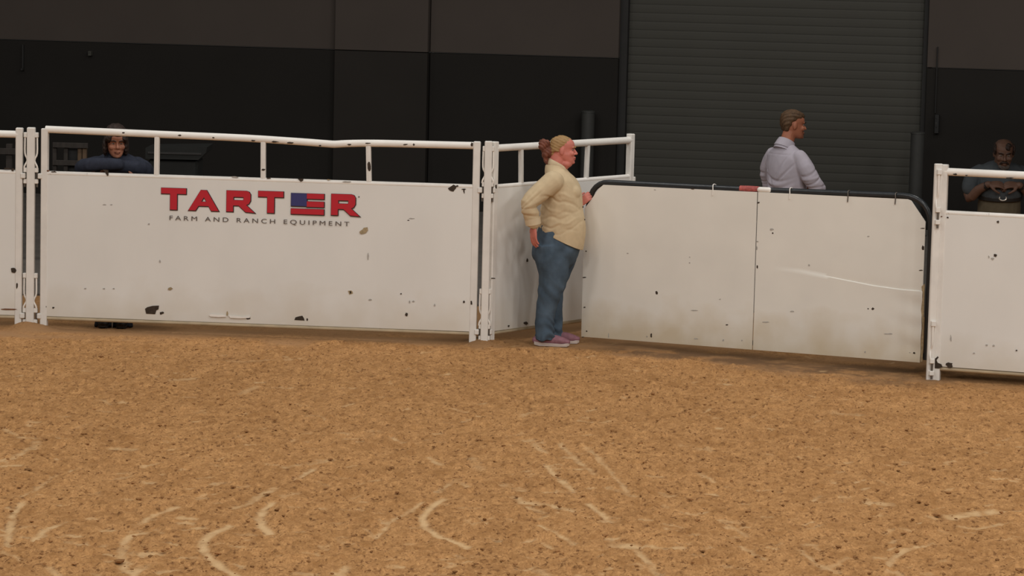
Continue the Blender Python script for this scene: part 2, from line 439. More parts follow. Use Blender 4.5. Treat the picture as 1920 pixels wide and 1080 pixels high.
H = H * (1 - 0.72 * near_fence)
for fx_, fy_, fh_ in ((57, 615, 1.25), (38, 614, 1.15), (84, 616, .8), (892, 643, 1.1), (908, 645, .7), (924, 642, 1.0), (1752, 700, .8), (1742, 690, .6)):
    q_ = at_z(fx_, fy_)
    H = H + .03 * fh_ * np.exp(-((GX - q_.x) ** 2 + (GY - q_.y) ** 2 * .5) / .008)
H = np.where((GX > -4.7) & (GX < 4.7) & (GY < 25.2) & (GY > 13.9), H, 0.0) - 0.004
H = np.where(GY > 24.9, np.minimum(H, -0.006), H)
ny, nx = GX.shape
co = np.stack([GX, GY, H], -1).reshape(-1, 3)
idx = np.arange(nx * ny).reshape(ny, nx)
quads = np.stack([idx[:-1, :-1], idx[:-1, 1:], idx[1:, 1:], idx[1:, :-1]], -1).reshape(-1, 4)
me = bpy.data.meshes.new('floor')
me.vertices.add(len(co)); me.vertices.foreach_set('co', co.ravel())
me.loops.add(quads.size); me.loops.foreach_set('vertex_index', quads.ravel())
me.polygons.add(len(quads)); me.polygons.foreach_set('loop_start', np.arange(0, quads.size, 4)); me.polygons.foreach_set('loop_total', np.full(len(quads), 4))
me.update()
damp = np.clip(0.45 + 1.5 * (vnoise(GX * 5, GY * 3, 20) * .25 + vnoise(GX * 17, GY * 10, 21) * .35 + vnoise(GX * 34, GY * 19, 22) * .5 + vnoise(GX * 66, GY * 36, 23) * .5), 0, 1)
packed = near_fence * np.clip(0.75 + 1.2 * vnoise(GX * 2.2, GY * 5, 31), 0, 1)
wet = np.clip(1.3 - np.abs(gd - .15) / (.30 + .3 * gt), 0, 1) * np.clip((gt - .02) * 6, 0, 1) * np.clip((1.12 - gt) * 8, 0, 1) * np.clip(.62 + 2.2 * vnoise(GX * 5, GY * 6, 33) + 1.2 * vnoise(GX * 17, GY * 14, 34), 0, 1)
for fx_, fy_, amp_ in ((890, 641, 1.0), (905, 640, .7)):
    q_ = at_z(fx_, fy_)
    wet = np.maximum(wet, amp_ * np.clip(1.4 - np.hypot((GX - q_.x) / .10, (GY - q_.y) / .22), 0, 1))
at = me.attributes.new('sand', 'FLOAT_COLOR', 'POINT')
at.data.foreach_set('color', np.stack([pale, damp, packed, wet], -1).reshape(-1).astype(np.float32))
ms = bpy.data.materials.new('arena_sand'); ms.use_nodes = True
nt = ms.node_tree; b = nt.nodes['Principled BSDF']
b.inputs['Roughness'].default_value = 0.95; b.inputs['Specular IOR Level'].default_value = 0.1
av = nt.nodes.new('ShaderNodeAttribute'); av.attribute_name = 'sand'
sep = nt.nodes.new('ShaderNodeSeparateColor'); nt.links.new(av.outputs['Color'], sep.inputs[0])
tc = nt.nodes.new('ShaderNodeTexCoord')
def mixc(fac, c1, c2):
    mx = nt.nodes.new('ShaderNodeMixRGB')
    if hasattr(fac, 'links'): nt.links.new(fac, mx.inputs[0])
    else: mx.inputs[0].default_value = fac
    for k, c in ((1, c1), (2, c2)):
        if hasattr(c, 'links'): nt.links.new(c, mx.inputs[k])
        else: mx.inputs[k].default_value = c
    return mx.outputs[0]
SAND_L = (0.575, 0.312, 0.128, 1); SAND_D = (0.365, 0.184, 0.068, 1)
base = mixc(sep.outputs[1], SAND_L, SAND_D)
SM = base
nz = nt.nodes.new('ShaderNodeTexNoise'); nz.inputs['Scale'].default_value = 31; nz.inputs['Detail'].default_value = 6; nz.inputs['Roughness'].default_value = .7
smap = nt.nodes.new('ShaderNodeMapping'); smap.inputs['Scale'].default_value = (1, .5, 1)
nt.links.new(tc.outputs['Object'], smap.inputs['Vector']); nt.links.new(smap.outputs['Vector'], nz.inputs['Vector'])
rp = nt.nodes.new('ShaderNodeValToRGB'); rp.color_ramp.elements[0].position = .545; rp.color_ramp.elements[1].position = .645
nt.links.new(nz.outputs['Fac'], rp.inputs['Fac'])
ng = nt.nodes.new('ShaderNodeTexNoise'); ng.inputs['Scale'].default_value = 85; ng.inputs['Detail'].default_value = 3; ng.inputs['Roughness'].default_value = .6
nt.links.new(smap.outputs['Vector'], ng.inputs['Vector'])
rg = nt.nodes.new('ShaderNodeMapRange'); rg.inputs[1].default_value = .36; rg.inputs[2].default_value = .64; rg.inputs[3].default_value = 0.0; rg.inputs[4].default_value = .55
nt.links.new(ng.outputs['Fac'], rg.inputs[0])
base = mixc(rg.outputs[0], base, (0.25, 0.120, 0.044, 1))
base = mixc(rp.outputs[0], base, (0.175, 0.080, 0.031, 1))
base = mixc(sep.outputs[2], base, (0.36, 0.205, 0.10, 1))
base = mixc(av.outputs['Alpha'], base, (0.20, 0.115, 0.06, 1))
base = mixc(sep.outputs[0], base, (0.63, 0.42, 0.22, 1))
nt.links.new(base, b.inputs['Base Color'])
nb = nt.nodes.new('ShaderNodeTexNoise'); nb.inputs['Scale'].default_value = 90; nb.inputs['Detail'].default_value = 5
nt.links.new(tc.outputs['Object'], nb.inputs['Vector'])
bp = nt.nodes.new('ShaderNodeBump'); bp.inputs['Strength'].default_value = .5; bp.inputs['Distance'].default_value = .012
nt.links.new(nb.outputs['Fac'], bp.inputs['Height']); nt.links.new(bp.outputs['Normal'], b.inputs['Normal'])
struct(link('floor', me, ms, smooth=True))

# loose clods on the sand, uncountable: one object
bm = bmesh.new()
ico = bmesh.new(); bmesh.ops.create_icosphere(ico, subdivisions=1, radius=1.0)
iv = [v.co.copy() for v in ico.verts]; fi = [[v.index for v in f.verts] for f in ico.faces]; ico.free()
rs = random.Random(5)
for k in range(1500):
    px, py = rs.uniform(-20, 1940), 648 + 440 * rs.random() ** 0.75
    p = at_z(px, py)
    if px > 1100 and p.y > 22.3 - (px - 1100) / 640 * .9: continue
    s = 0.004 + 0.008 * rs.random() ** 2.5 + (0.008 if rs.random() < .025 else 0)
    q = [rs.uniform(.7, 1.3) for _ in range(3)]
    a = rs.uniform(0, 6.28)
    vs_ = []
    for c in iv:
        j = rs.uniform(.75, 1.2) * s
        x, y, z = c.x * j * q[0] * 1.5, c.y * j * q[1] * 1.2, c.z * j * q[2] * .6
        vs_.append(bm.verts.new((p.x + x * math.cos(a) - y * math.sin(a), p.y + x * math.sin(a) + y * math.cos(a), z + .002)))
    for f in fi: bm.faces.new([vs_[i] for i in f])
o = obj('sand_clods', bm, M['clod'])
o['kind'] = 'stuff'; o['label'] = 'small damp clods of dirt scattered over the tan arena sand'; o['category'] = 'dirt'

# ------------------------------------------------------------------ back wall, door, concourse
def wall_pt(px):      # the wall line on the ground plan
    t = px / 1920.0
    return at_y(px, 60, 37.0 - 2.4 * t)
WL = wall_pt(-700); WR = wall_pt(2600)
wdir = Vector((WR.x - WL.x, WR.y - WL.y, 0)).normalized()
wang = math.atan2(wdir.y, wdir.x)
wn = Vector((wdir.y, -wdir.x, 0))       # towards the camera
wall = bpy.data.objects.new('wall_back', None); C.objects.link(wall)
wall.location = (WL.x, WL.y, 0); wall.rotation_euler = (0, 0, wang)
struct(wall)
W0 = Vector((WL.x, WL.y, 0))
def wall_uz(px, py, off=0.0):
    p = on_plane(px, py, W0 + wn * off, wn)
    return (p - W0).dot(wdir), p.z
ZB = wall_uz(600, 92)[1]
cuts = [(-650, 0, 632, 0.0, 'walllow'), (632, 0, 807, 0.10, 'wallpil'), (807, 0, 1161, 0.0, 'walllow'), (1738, 0, 2550, 0.0, 'walllow')]
for x0, _, x1, proud, ml in cuts:
    u0 = wall_uz(x0, 120)[0]; u1 = wall_uz(x1, 120)[0]
    up = bxobj('upper_panel', (u0 + .004, u1 - .004, -proud - .05, .15, ZB + .004, 6.0), M['wallup'], wall, bev=0.006)
    lo = bxobj('lower_panel', (u0 + .004, u1 - .004, -proud - .05, .15, 0.0, ZB - .004), M[ml], wall, bev=0.006)
# roll-up door
u0 = wall_uz(1161, 200)[0]; u1 = wall_uz(1738, 200)[0]
door = bpy.data.objects.new('door_1', None); C.objects.link(door); struct(door)
door.location = W0 + wdir * u0; door.rotation_euler = (0, 0, wang)
wdt = u1 - u0
sh = 0.100
bm = bmesh.new()
prof = [(0, 0.0), (-.0015, .018), (-.0025, .045), (-.002, .075), (-.0005, .093), (0.005, .095), (.005, .0995), (.02, .0995), (.02, 0.0)]
a = [bm.verts.new((.05, y + .16, z)) for y, z in prof]; c = [bm.verts.new((wdt - .05, y + .16, z)) for y, z in prof]
for i in range(len(prof)):
    j = (i + 1) % len(prof); bm.faces.new((a[i], a[j], c[j], c[i]))
bm.faces.new(a); bm.faces.new(c[::-1])
first = None
for k in range(48):
    if first is None:
        first = obj('slat', bm, M['slat'], door)
        o = first
    else:
        o = first.copy(); C.objects.link(o)
    o.location = (0, 0, k * sh + .02)
for ux in ((-.03, .07), (wdt - .07, wdt + .03)):
    bxobj('guide_rail', (ux[0], ux[1], 0.04, .22, 0, 6.0), M['jamb'], door)
# bollards by the door
def bollard(px, ptop, Y, label):
    t = at_y(px, ptop, Y)
    g = thing('bollard', label, 'bollard', (t.x, Y, 0), 0, 'steel bollards beside the roll-up door')
    bm = bmesh.new(); r = .078
    tube(bm, [(0, 0, 0), (0, 0, t.z - .02)], [r, r], seg=20, sub=1, cap='flat'); obj('post', bm, M['bollard'], g, True)
    bm = bmesh.new(); tube(bm, [(0, 0, t.z - .025), (0, 0, t.z - .008), (0, 0, t.z)], [r * 1.06, r * 1.05, r * .7], seg=20, sub=1, cap='flat'); obj('cap', bm, M['bollard'], g)
    bm = bmesh.new(); tube(bm, [(0, 0, 0), (0, 0, .02)], [.14, .14], seg=20, sub=1, cap='flat'); obj('base_plate', bm, M['jamb'], g)
bollard(1103, 207, 35.3, 'dark grey steel bollard left of the roll-up door')
bollard(1721, 247, 33.9, 'dark grey steel bollard at right edge of the roll-up door')
# small fittings on the wall
def fitting(name, label, cat, pcs):
    u, z = wall_uz(*pcs[0][:2], off=.05)
    g = thing(name, label, cat, W0 + wdir * u + Vector((0, 0, z)), wang)
    for (px, py, wpx, hpx, nm, m_) in pcs:
        uu, zz = wall_uz(px, py, off=.05)
        s = 36.0 / FPX
        bxobj(nm, (uu - u - wpx * s / 2, uu - u + wpx * s / 2, -.12 if nm != 'conduit' else -.085, -.048, zz - z - hpx * s / 2, zz - z + hpx * s / 2), M[m_], g, bev=.004)
fitting('wall_socket', 'small pale fitting high on the black wall at left', 'fitting', [(171, 100, 6, 9, 'box', 'slat'), (171, 99, 3, 4, 'cover', 'bollard')])
fitting('wall_conduit', 'thin grey conduit running down the black wall at far left', 'conduit', [(44, 106, 3, 46, 'conduit', 'jamb'), (44, 130, 4, 4, 'box', 'jamb')])
fitting('pull_handle', 'black pull-chain box with pale beads right of the roll-up door', 'chain', [(1757, 232, 8, 34, 'box', 'black'), (1756, 150, 2, 120, 'conduit', 'jamb'), (1756, 222, 3, 4, 'bead', 'bollard'), (1756, 230, 3, 4, 'bead', 'bollard'), (1756, 238, 3, 4, 'bead', 'bollard')])
# concourse slab behind the fence; unseen deck added to shade the bearded man
bm = bmesh.new(); box(bm, -16, 16, 26.2, 39.5, -.06, .012); struct(obj('floor', bm, M['concrete']))
bm = bmesh.new(); box(bm, 3.35, 11, 22.5, 27.2, 2.90, 3.2); struct(obj('shade_deck', bm, M['shadedeck']))

# ------------------------------------------------------------------ fence panels
ZR, ZM, ZS = 1.547, 1.243, 0.10
class Panel:
    def __init__(s, name, label, pl, Yl, pr, Yr, py=450):
        A = at_y(pl[0], pl[1], Yl); B = at_y(pr[0], pr[1], Yr)
        s.A = Vector((A.x, A.y, 0)); B = Vector((B.x, B.y, 0))
        s.d = (B - s.A); s.L = s.d.length; s.d.normalize()
        s.n = Vector((s.d.y, -s.d.x, 0))
        s.o = thing(name, label, 'fence panel' if 'fence' in name else 'gate', s.A, math.atan2(s.d.y, s.d.x))
    def uz(s, px, py, off=0.025):
        p = on_plane(px, py, s.A + s.n * off, s.n)
        return (p - s.A).dot(s.d), p.z
    def decal(s, px, py, wpx, hpx, m_, name='paint_chip', off=0.0255, seed=0, pts=None, parent=None, thick=.0012):
        u, z = s.uz(px, py, off)
        k = (s.A + s.d * u - CAM).length / FPX
        r = random.Random(int(px * 7 + py * 13) + seed)
        bm = bmesh.new()
        if pts is None:
            pts = []
            n = 10
            for i in range(n):
                a = 2 * math.pi * i / n; q = r.uniform(.62, 1.12)
                pts.append((px + math.cos(a) * wpx / 2 * q, py + math.sin(a) * hpx / 2 * q))
        loc = [s.uz(*p, off) for p in pts]
        f = [bm.verts.new((a, -off - thick, b_)) for a, b_ in loc]; g = [bm.verts.new((a, -off + .003, b_)) for a, b_ in loc]
        bm.faces.new(f); bm.faces.new(g[::-1])
        for i in range(len(f)):
            j = (i + 1) % len(f); bm.faces.new((f[i], g[i], g[j], f[j]))
        return obj(name, bm, M[m_], parent or s.o)
def fence(p, posts=(True, True), pickets=(), dent=None, pw=.055, picket_w=.042, ext=0.0, lug=.026):
    o = p.o; L = p.L
    if posts[0]: bxobj('end_post', (0, pw, -.0275, .0275, -.02, 1.60), M['post'], o, .006)
    if posts[1]: bxobj('end_post', (L - pw, L, -.0275, .0275, -.02, 1.60), M['post'], o, .006)
    if dent is None: pts = [(pw * .6, 0, ZR), (L - pw * .6, 0, ZR)]
    else:
        pts = []
        for px, py in dent:
            u, z = p.uz(px, py, 0.0)
            pts.append((u, 0, z))
    obj('top_rail', pipe_bm(pts, .0285, 14, 1 if dent is None else 3), M['pipe'], o, True)
    obj('middle_rail', pipe_bm([(pw * .6, -.004, ZM), (L - pw * .6, -.004, ZM)], .0195, 12), M['pipe'], o, True)
    obj('bottom_rail', pipe_bm([(pw * .6, 0.0, ZS - .017), (L - pw * .6, 0.0, ZS - .017)], .017, 10), M['lowpipe'], o, True)
    for e, s_ in ((0, -1), (L, 1)):
        for z in (1.22, .098):
            if posts[0 if e == 0 else 1]: bxobj('hinge_lug', (min(e - s_ * .012, e + s_ * lug), max(e - s_ * .012, e + s_ * lug), -.037, .02, z - .021, z + .021), M['post'], o, .005)
    # the sheet: gently buckled grid
    n, k = 40, 14
    bm = bmesh.new(); u0, u1 = pw - .002, L - pw + .002; z0, z1 = ZS, ZM - .012
    sd = rng.uniform(0, 50)
    G = []
    for side in (0, 1):
        rows = []
        for j in range(k + 1):
            rowv = []
            for i in range(n + 1):
                u = u0 + (u1 - u0) * i / n; z = z0 + (z1 - z0) * j / k
                e = min(1, min(i, n - i) / 4, ) * min(1, min(j, k - j) / 3)
                dy = 0.010 * e * (math.sin(u * 1.9 + sd) * math.sin(z * 3.1 + sd) + .5 * math.sin(u * 4.3 + z * 2 + sd * 2))
                rowv.append(bm.verts.new((u, -.0225 + (dy if True else 0) * .5 + side * .004, z)))
            rows.append(rowv)
        G.append(rows)
    for j in range(k):
        for i in range(n):
            bm.faces.new((G[0][j][i], G[0][j][i + 1], G[0][j + 1][i + 1], G[0][j + 1][i]))
            bm.faces.new((G[1][j][i], G[1][j + 1][i], G[1][j + 1][i + 1], G[1][j][i + 1]))
    for j in range(k):
        for i in (0, n): bm.faces.new((G[0][j][i], G[0][j + 1][i], G[1][j + 1][i], G[1][j][i]))
    for i in range(n):
        for j in (0, k): bm.faces.new((G[0][j][i], G[0][j][i + 1], G[1][j][i + 1], G[1][j][i]))
    obj('steel_sheet', bm, M['sheet'], o, True)
    for px in pickets:
        u, z = p.uz(px[0], px[1], 0)
        u2 = p.uz(px[2], px[3], 0)[0] if len(px) > 2 else u
        bm = bmesh.new()
        tube(bm, [(u, .0, ZR - .02 if dent is None else p.uz(px[0], px[1], 0)[1]), (u * .5 + u2 * .5, 0, (ZR + ZM) / 2), (u2, 0, ZM)], [(picket_w / 2, picket_w / 2)] * 3, ref=(1, 0, 0), seg=8, sub=3, cap='flat', expo=6)
        obj('picket', bm, M['post'], o)
    return o
YL = 23.95
left = Panel('arena_fence', 'white sheeted arena panel cut off by the left edge', (-820, 440), 24.15, (42, 440), YL)
fence(left, posts=(True, True), pickets=[(-200, 250), (-420, 250)])
main = Panel('arena_fence', 'long white sheeted arena panel with red lettering and dented top rail', (77, 450), YL, (897, 450), 23.6)
fence(main, lug=.022, pickets=[(295, 252, 294, 320), (494, 262, 494, 320), (691, 270, 692.5, 330)],
      dent=[(86, 242.3), (200, 247.4), (330, 253.2), (460, 259), (560, 265.5), (610, 269.3), (628, 270.4), (650, 269.2), (700, 268.6), (790, 270.6), (888, 273)])
angp = Panel('arena_fence', 'short white arena panel angled back behind the woman in beige', (919, 450), 23.62, (1182, 400), 25.15)
fence(angp, lug=.013, pickets=[(977, 272, 977, 340), (1102, 270, 1099, 335)], picket_w=.034)
right = Panel('arena_fence', 'white sheeted arena panel at right, in front of bearded man', (1757, 500), 22.22, (2600, 500), 21.1)
fence(right, pickets=[(2050, 340), (2300, 350)])

# ---- lettering on the long panel
def poly_mesh(polys, extr, offset=0.0):
    cu = bpy.data.curves.new('t', 'CURVE'); cu.dimensions = '2D'; cu.fill_mode = 'BOTH'; cu.extrude = extr; cu.offset = offset
    for pl in polys:
        sp = cu.splines.new('POLY'); sp.points.add(len(pl) - 1); sp.use_cyclic_u = True
        for q, (x, y) in zip(sp.points, pl): q.co = (x, y, 0, 1)
    o = bpy.data.objects.new('t', cu); C.objects.link(o)
    me = bpy.data.meshes.new_from_object(o.evaluated_get(bpy.context.evaluated_depsgraph_get()))
    bpy.data.objects.remove(o); bpy.data.curves.remove(cu)
    return me
S = 1 / 236.0
Tl = [[(0, 40), (47, 40), (47, 29.5), (30, 29.5), (30, 0), (17, 0), (17, 29.5), (0, 29.5)]]
Al = [[(0, 0), (23, 38), (34, 38), (57, 0), (43, 0), (38, 8.5), (19, 8.5), (13.5, 0)], [(24, 16.5), (34, 16.5), (29, 25)]]
Rl = [[(0, 0), (0, 39), (37, 39), (42, 37.5), (45, 33), (45, 21), (42, 15.5), (37, 13), (53, -1), (36, 0), (23, 11.5), (12.5, 11.5), (12.5, 0)], [(13, 21.5), (32, 21.5), (32, 27.5), (13, 27.5)]]
lu, lz = main.uz(302, 392.2)
lu2, lz2 = main.uz(672, 404.6)
slope = (lz2 - lz) / (lu2 - lu)
pxs = (lu2 - lu) / 370.0
def place_print(me, name, m_, parent, u, z, off, sc=None):
    o = link(name, me, M[m_], parent)
    o.rotation_euler = (math.pi / 2, 0, 0)
    o.location = (u, -off, z)
    return o
def letter(polys, px, name='letter', m_='logored'):
    u = lu + (px - 302) * pxs; z = lz + slope * (u - lu)
    P = [[(x * pxs, y * pxs + slope * x * pxs) for x, y in pl] for pl in polys]
    o = place_print(poly_mesh(P, .0006), name, m_, main.o, u, z, .0282)
    k = place_print(poly_mesh([[(x + .0025, y - .0025) for x, y in pl] for pl in P], .0006, .0045), 'letter_edge', 'logoblack', o, 0, 0, 0)
    k.rotation_euler = (0, 0, 0); k.location = (0, 0, -.0014)
    return o
letter(Tl, 302); letter(Al, 353.5); letter(Rl, 425); letter(Tl, 484.5); letter(Rl, 621)
flag = letter([[(0, -.5), (61.5, -.5), (61.5, 9.5), (0, 9.5)]], 546, 'flag_stripe')
letter([[(29, 28.5), (61.5, 28.5), (61.5, 38), (29, 38)]], 546, 'flag_stripe')
letter([[(29, 13.5), (61.5, 13.5), (61.5, 23.5), (29, 23.5)]], 546, 'flag_stripe')
letter([[(0, 14.5), (29.5, 14.5), (29.5, 38), (0, 38)]], 546, 'flag_canton', 'logoblue')
# second line
def small_text(txt, px0, py0, px1, py1, hpx):
    cu = bpy.data.curves.new('t', 'FONT'); cu.body = txt; cu.space_character = 1.5; cu.space_word = 1.15; cu.extrude = .0005; cu.offset = .0
    o = bpy.data.objects.new('t', cu); C.objects.link(o)
    me = bpy.data.meshes.new_from_object(o.evaluated_get(bpy.context.evaluated_depsgraph_get()))
    bpy.data.objects.remove(o)
    u0, z0 = main.uz(px0, py0); u1, z1 = main.uz(px1, py1)
    xs = [v.co.x for v in me.vertices]; ys = [v.co.y for v in me.vertices]
    sx = (u1 - u0) / (max(xs) - min(xs)); sy = hpx * pxs / .73
    sl = (z1 - z0) / (u1 - u0); mn = min(xs)
    for v in me.vertices:
        x = (v.co.x - mn) * sx
        v.co = (x, v.co.y * sy + sl * x, v.co.z)
    bm = bmesh.new(); bm.from_mesh(me)
    todo = set(bm.verts)
    while todo:
        st = [todo.pop()]; isl = [st[0]]
        while st:
            v = st.pop()
            for e in v.link_edges:
                q = e.other_vert(v)
                if q in todo: todo.discard(q); st.append(q); isl.append(q)
        im = {v: i for i, v in enumerate(isl)}
        fs = {f for v in isl for f in v.link_faces}
        m2 = bpy.data.meshes.new('small_letter')
        m2.from_pydata([v.co[:] for v in isl], [], [[im[v] for v in f.verts] for f in fs])
        place_print(m2, 'small_letter', 'logogrey', main.o, u0, z0, .0285)
    bm.free(); bpy.data.meshes.remove(me)
small_text('FARM AND RANCH EQUIPMENT', 318, 412.3, 655, 424, 8.6)
main.decal(673, 369, 2.5, 3, 'logogrey')

# ---- chips, rust and scuffs
for args in ((198, 324, 0, 0, 'rust', [(193, 318), (203, 319), (203.5, 329), (201, 330), (197, 323)]),
             (285, 580, 0, 0, 'rust', [(272, 579), (276, 576), (286, 573.5), (298, 573), (297, 580), (293, 582), (291, 589), (274, 588)]),
             (303, 587, 9, 6, 'rust', None), (848, 353, 15, 14, 'rust', None), (857, 349, 6, 4, 'rust', None),
             (682, 433, 0, 0, 'tan', [(674, 434), (680, 430), (682, 427), (689, 426), (690, 432), (686, 437), (678, 439), (675, 438)]),
             (657, 548, 11, 9, 'tan', None), (657, 548, 5, 7, 'rust', None), (762, 590, 6, 7, 'rust', None), (772, 410, 13, 3, 'grey', None), (766, 413, 5, 2, 'rust', None),
             (562, 597, 0, 0, 'rust', [(552, 600), (554, 595), (561, 593), (567, 592), (570, 597), (571, 601)]), (576, 599, 4, 5, 'rust', None),
             (319, 541, 11, 6, 'tan', None), (196, 384, 9, 3, 'grey', None), (209, 384, 6, 3, 'grey', None), (504, 334, 10, 3, 'rust', None), (563, 337, 0, 0, 'rust', [(558, 335), (569, 335), (568, 339), (564, 341), (561, 338)]),
             (440, 332, 14, 4, 'grey', None), (650, 341, 16, 3, 'grey', None), (616, 337, 8, 2, 'tan', None), (870, 355, 9, 3, 'rust', None), (870, 358, 3, 10, 'rust', None),
             (775, 565, 5, 3, 'grey', None), (768, 566, 3, 5, 'grey', None), (752, 551, 3, 3, 'rust', None), (694, 562, 6, 3, 'grey', None), (690, 480, 3, 14, 'grey', None), (815, 572, 3, 5, 'grey', None), (870, 566, 4, 5, 'rust', None),
             (465, 597, 9, 4, 'rust', None), (85, 575, 5, 4, 'rust', None), (100, 577, 4, 4, 'rust', None), (82, 548, 4, 6, 'rust', None), (90, 320, 7, 3, 'rustred', None), (101, 322, 10, 2.5, 'rust', None), (160, 541, 4, 2.5, 'grey', None), (195, 541, 5, 2.5, 'grey', None), (213, 541, 4, 2.5, 'grey', None), (300, 490, 3, 6, 'grey', None), (279, 420, 4, 3, 'grey', None)):
    if len(args) == 6: main.decal(*args[:5], pts=args[5])
for pts in ([(392, 591), (396, 589), (412, 590), (420, 590), (424, 594), (410, 594.5), (395, 593.5)], [(428, 591), (440, 592), (455, 594), (469, 593), (468, 596), (450, 597), (432, 596)]):
    main.decal(410, 592, 0, 0, 'chipwhite', name='peeled_edge', pts=pts, off=.032, thick=.004)
main.decal(426, 588, 4, 10, 'tan')
main.decal(692, 312, 8, 18, 'rust', name='rust_patch', off=.0225)
main.decal(494, 318, 8, 4, 'rust', name='rust_patch', off=.0225)
main.decal(885, 271, 5, 9, 'rust', name='rust_patch', off=.029)
main.decal(884, 568, 4, 9, 'rust', name='rust_patch', off=.029)
for x, y, a, b_ in ((231, 249, 6, 3), (337, 254, 8, 4), (400, 258, 5, 3), (475, 264, 9, 4), (515, 266, 16, 4), (545, 268, 14, 4), (600, 273, 5, 3), (655, 271, 9, 3), (760, 271, 10, 3), (776, 271, 4, 5), (690, 268.5, 12, 2.5)):
    main.decal(x, y, a, b_, 'rust', name='rust_patch', off=.0285)
for x, y, a, b_ in ((25, 507, 11, 13), (24, 318, 6, 7), (12, 316, 14, 3), (32, 536, 4, 12)):
    left.decal(x, y, a, b_, 'rust', off=.029)
left.decal(16, 580, 40, 3, 'rustred', off=.027)
for x, y, a, b_, m_ in ((1752, 682, 0, 0, 'rust'), (1780, 684, 15, 11, 'rust'), (1871, 416, 6, 5, 'rust'), (1866, 479, 7, 6, 'rust'), (1861, 485, 6, 5, 'grey'), (1854, 482, 3, 6, 'grey'), (1850, 647, 4, 4, 'grey'), (1863, 648, 4, 4, 'grey'), (1906, 657, 3, 3, 'rust'), (1826, 662, 4, 3, 'grey'), (1783, 635, 2.5, 14, 'grey'), (1763, 406, 10, 3, 'rustred'), (1777, 408, 4, 3, 'rust'), (1753, 468, 3, 5, 'grey')):
    pts = [(1745, 671), (1750, 670), (1754, 672), (1758, 668), (1760, 670), (1756, 675), (1758, 680), (1765, 683), (1767, 688), (1760, 691), (1746, 690)] if a == 0 else None
    right.decal(x, y, a, b_, m_, pts=pts, off=.029 if x < 1768 else .0262)
for x, y, a, b_ in ((1791, 327, 8, 4), (1812, 329, 6, 2.5), (1893, 334, 18, 3)):
    right.decal(x, y, a, b_, 'rust', name='rust_patch', off=.0285)
for x, y, a, b_ in ((954, 611, 3, 4), (925, 522, 9, 2.5), (989, 488, 3, 8), (930, 350, 4, 9), (986, 606, 8, 6)):
    angp.decal(x, y, a, b_, 'rust', off=.028)

# ---- connector posts with their drop pins
def connector(name, label, px, Y, pw=15, right_side=True, left_side=True, ext=.027):
    base = at_y(px, 600, Y)
    topz = at_y(px + 5, 231, Y).z if px < 500 else 1.60
    g = thing(name, label, 'post', (base.x, Y, 0), 0, 'white drop-pin posts between arena panels')
    h = pw / 236.0 / 2
    bxobj('post', (-h, h, -.03, .03, -.03, 1.605), M['post'], g, .006)
    for grp, dz in enumerate((0.0, -1.125)):
        for s in ([-1] if left_side else []) + ([1] if right_side else []):
            a, b_ = (h - .004) * s, (h + ext) * s
            x0, x1 = min(a, b_), max(a, b_)
            zt = 1.545
            bxobj('cross_tab', (x0, x1, -.018, .018, zt + dz - .02, zt + dz + .02), M['post'], g, .004)
            bxobj('cross_tab', (x0, x1, -.018, .018, 1.265 + dz - .018, 1.265 + dz + .018), M['post'], g, .004)
            bxobj('cross_tab', (x0, x1, -.018, .018, 1.175 + dz - .018, 1.175 + dz + .018), M['post'], g, .004)
            xr = (h + ext * .62) * s
            bm = bmesh.new()
            tube(bm, [(xr, -.004, zt + dz - .02), (xr, -.004, 1.40 + dz), (xr - .016 * s, -.006, 1.36 + dz), (xr - .018 * s, -.012, 1.335 + dz), (xr, -.016, 1.30 + dz), (xr + .004 * s, -.012, 1.275 + dz)], [.007] * 6, seg=8, sub=3, cap='flat')
            obj('drop_pin', bm, M['pipe'], g, True)
            bm = bmesh.new(); tube(bm, [(xr, 0, 1.27 + dz), (xr, 0, 1.13 + dz)], [.009, .008], seg=8, sub=1, cap='flat'); obj('pin_end', bm, M['wire'], g, True)
    return g
connector('connector_post', 'white connector post with drop pins left of the lettered panel', 56.5, YL, 15)
connector('connector_post', 'white connector post with drop pins right of the lettered panel', 908.5, 23.6, 14, ext=.016)
g = connector('connector_post', 'white connector post at the hinge end of the plywood gate', 1748.5, 22.2, 9, left_side=False, ext=.03)
g.rotation_euler = (0, 0, math.radians(-84))

# ------------------------------------------------------------------ plywood gate
GYL, GYR = 23.88, 22.42
gate = Panel('arena_gate', 'wide white plywood gate in a dark pipe frame, held by the woman', (1094, 600), GYL, (1731, 600), GYR)
L = gate.L
def gz(px, py): return gate.uz(px, py, .03)
zt0 = gz(1130, 345)[1]; zt1 = gz(1700, 372)[1]; zb0 = gz(1094, 631.5)[1]; zb1 = gz(1728, 680)[1]
ps0 = gz(1420, 355)[0]
top = lambda u: zt0 + (zt1 - zt0) * (u - gz(1130, 345)[0]) / (gz(1700, 372)[0] - gz(1130, 345)[0])
bot = lambda u: zb0 + (zb1 - zb0) * u / L
fz = .012
def arc(c0, c1, c2, n=7):
    out = []
    for i in range(n + 1):
        t = i / n
        out.append(tuple((1 - t) ** 2 * np.array(c0) + 2 * t * (1 - t) * np.array(c1) + t * t * np.array(c2)))
    return out
ul = .018; ur = L + .035
pts = [(ul, .0, bot(0) + .03), (ul, 0, top(0) - .22)] + arc((ul + .0, 0, top(0) - .20), (ul + .012, 0, top(0) + fz), (.20, 0, top(.2) + fz)) + [(L / 2, 0, top(L / 2) + fz - .004), (L - .22, 0, top(L - .22) + fz + .006)] + arc((L - .20, 0, top(L - .2) + fz + .006), (ur - .03, 0, top(L) + fz), (ur - .005, 0, top(L) - .17)) + [(ur, 0, top(L) - .3), (ur, 0, bot(L) + .02)]
bm = bmesh.new(); tube(bm, pts, [.0225] * len(pts), ref=(0, 1, 0), seg=12, sub=1, cap='flat')
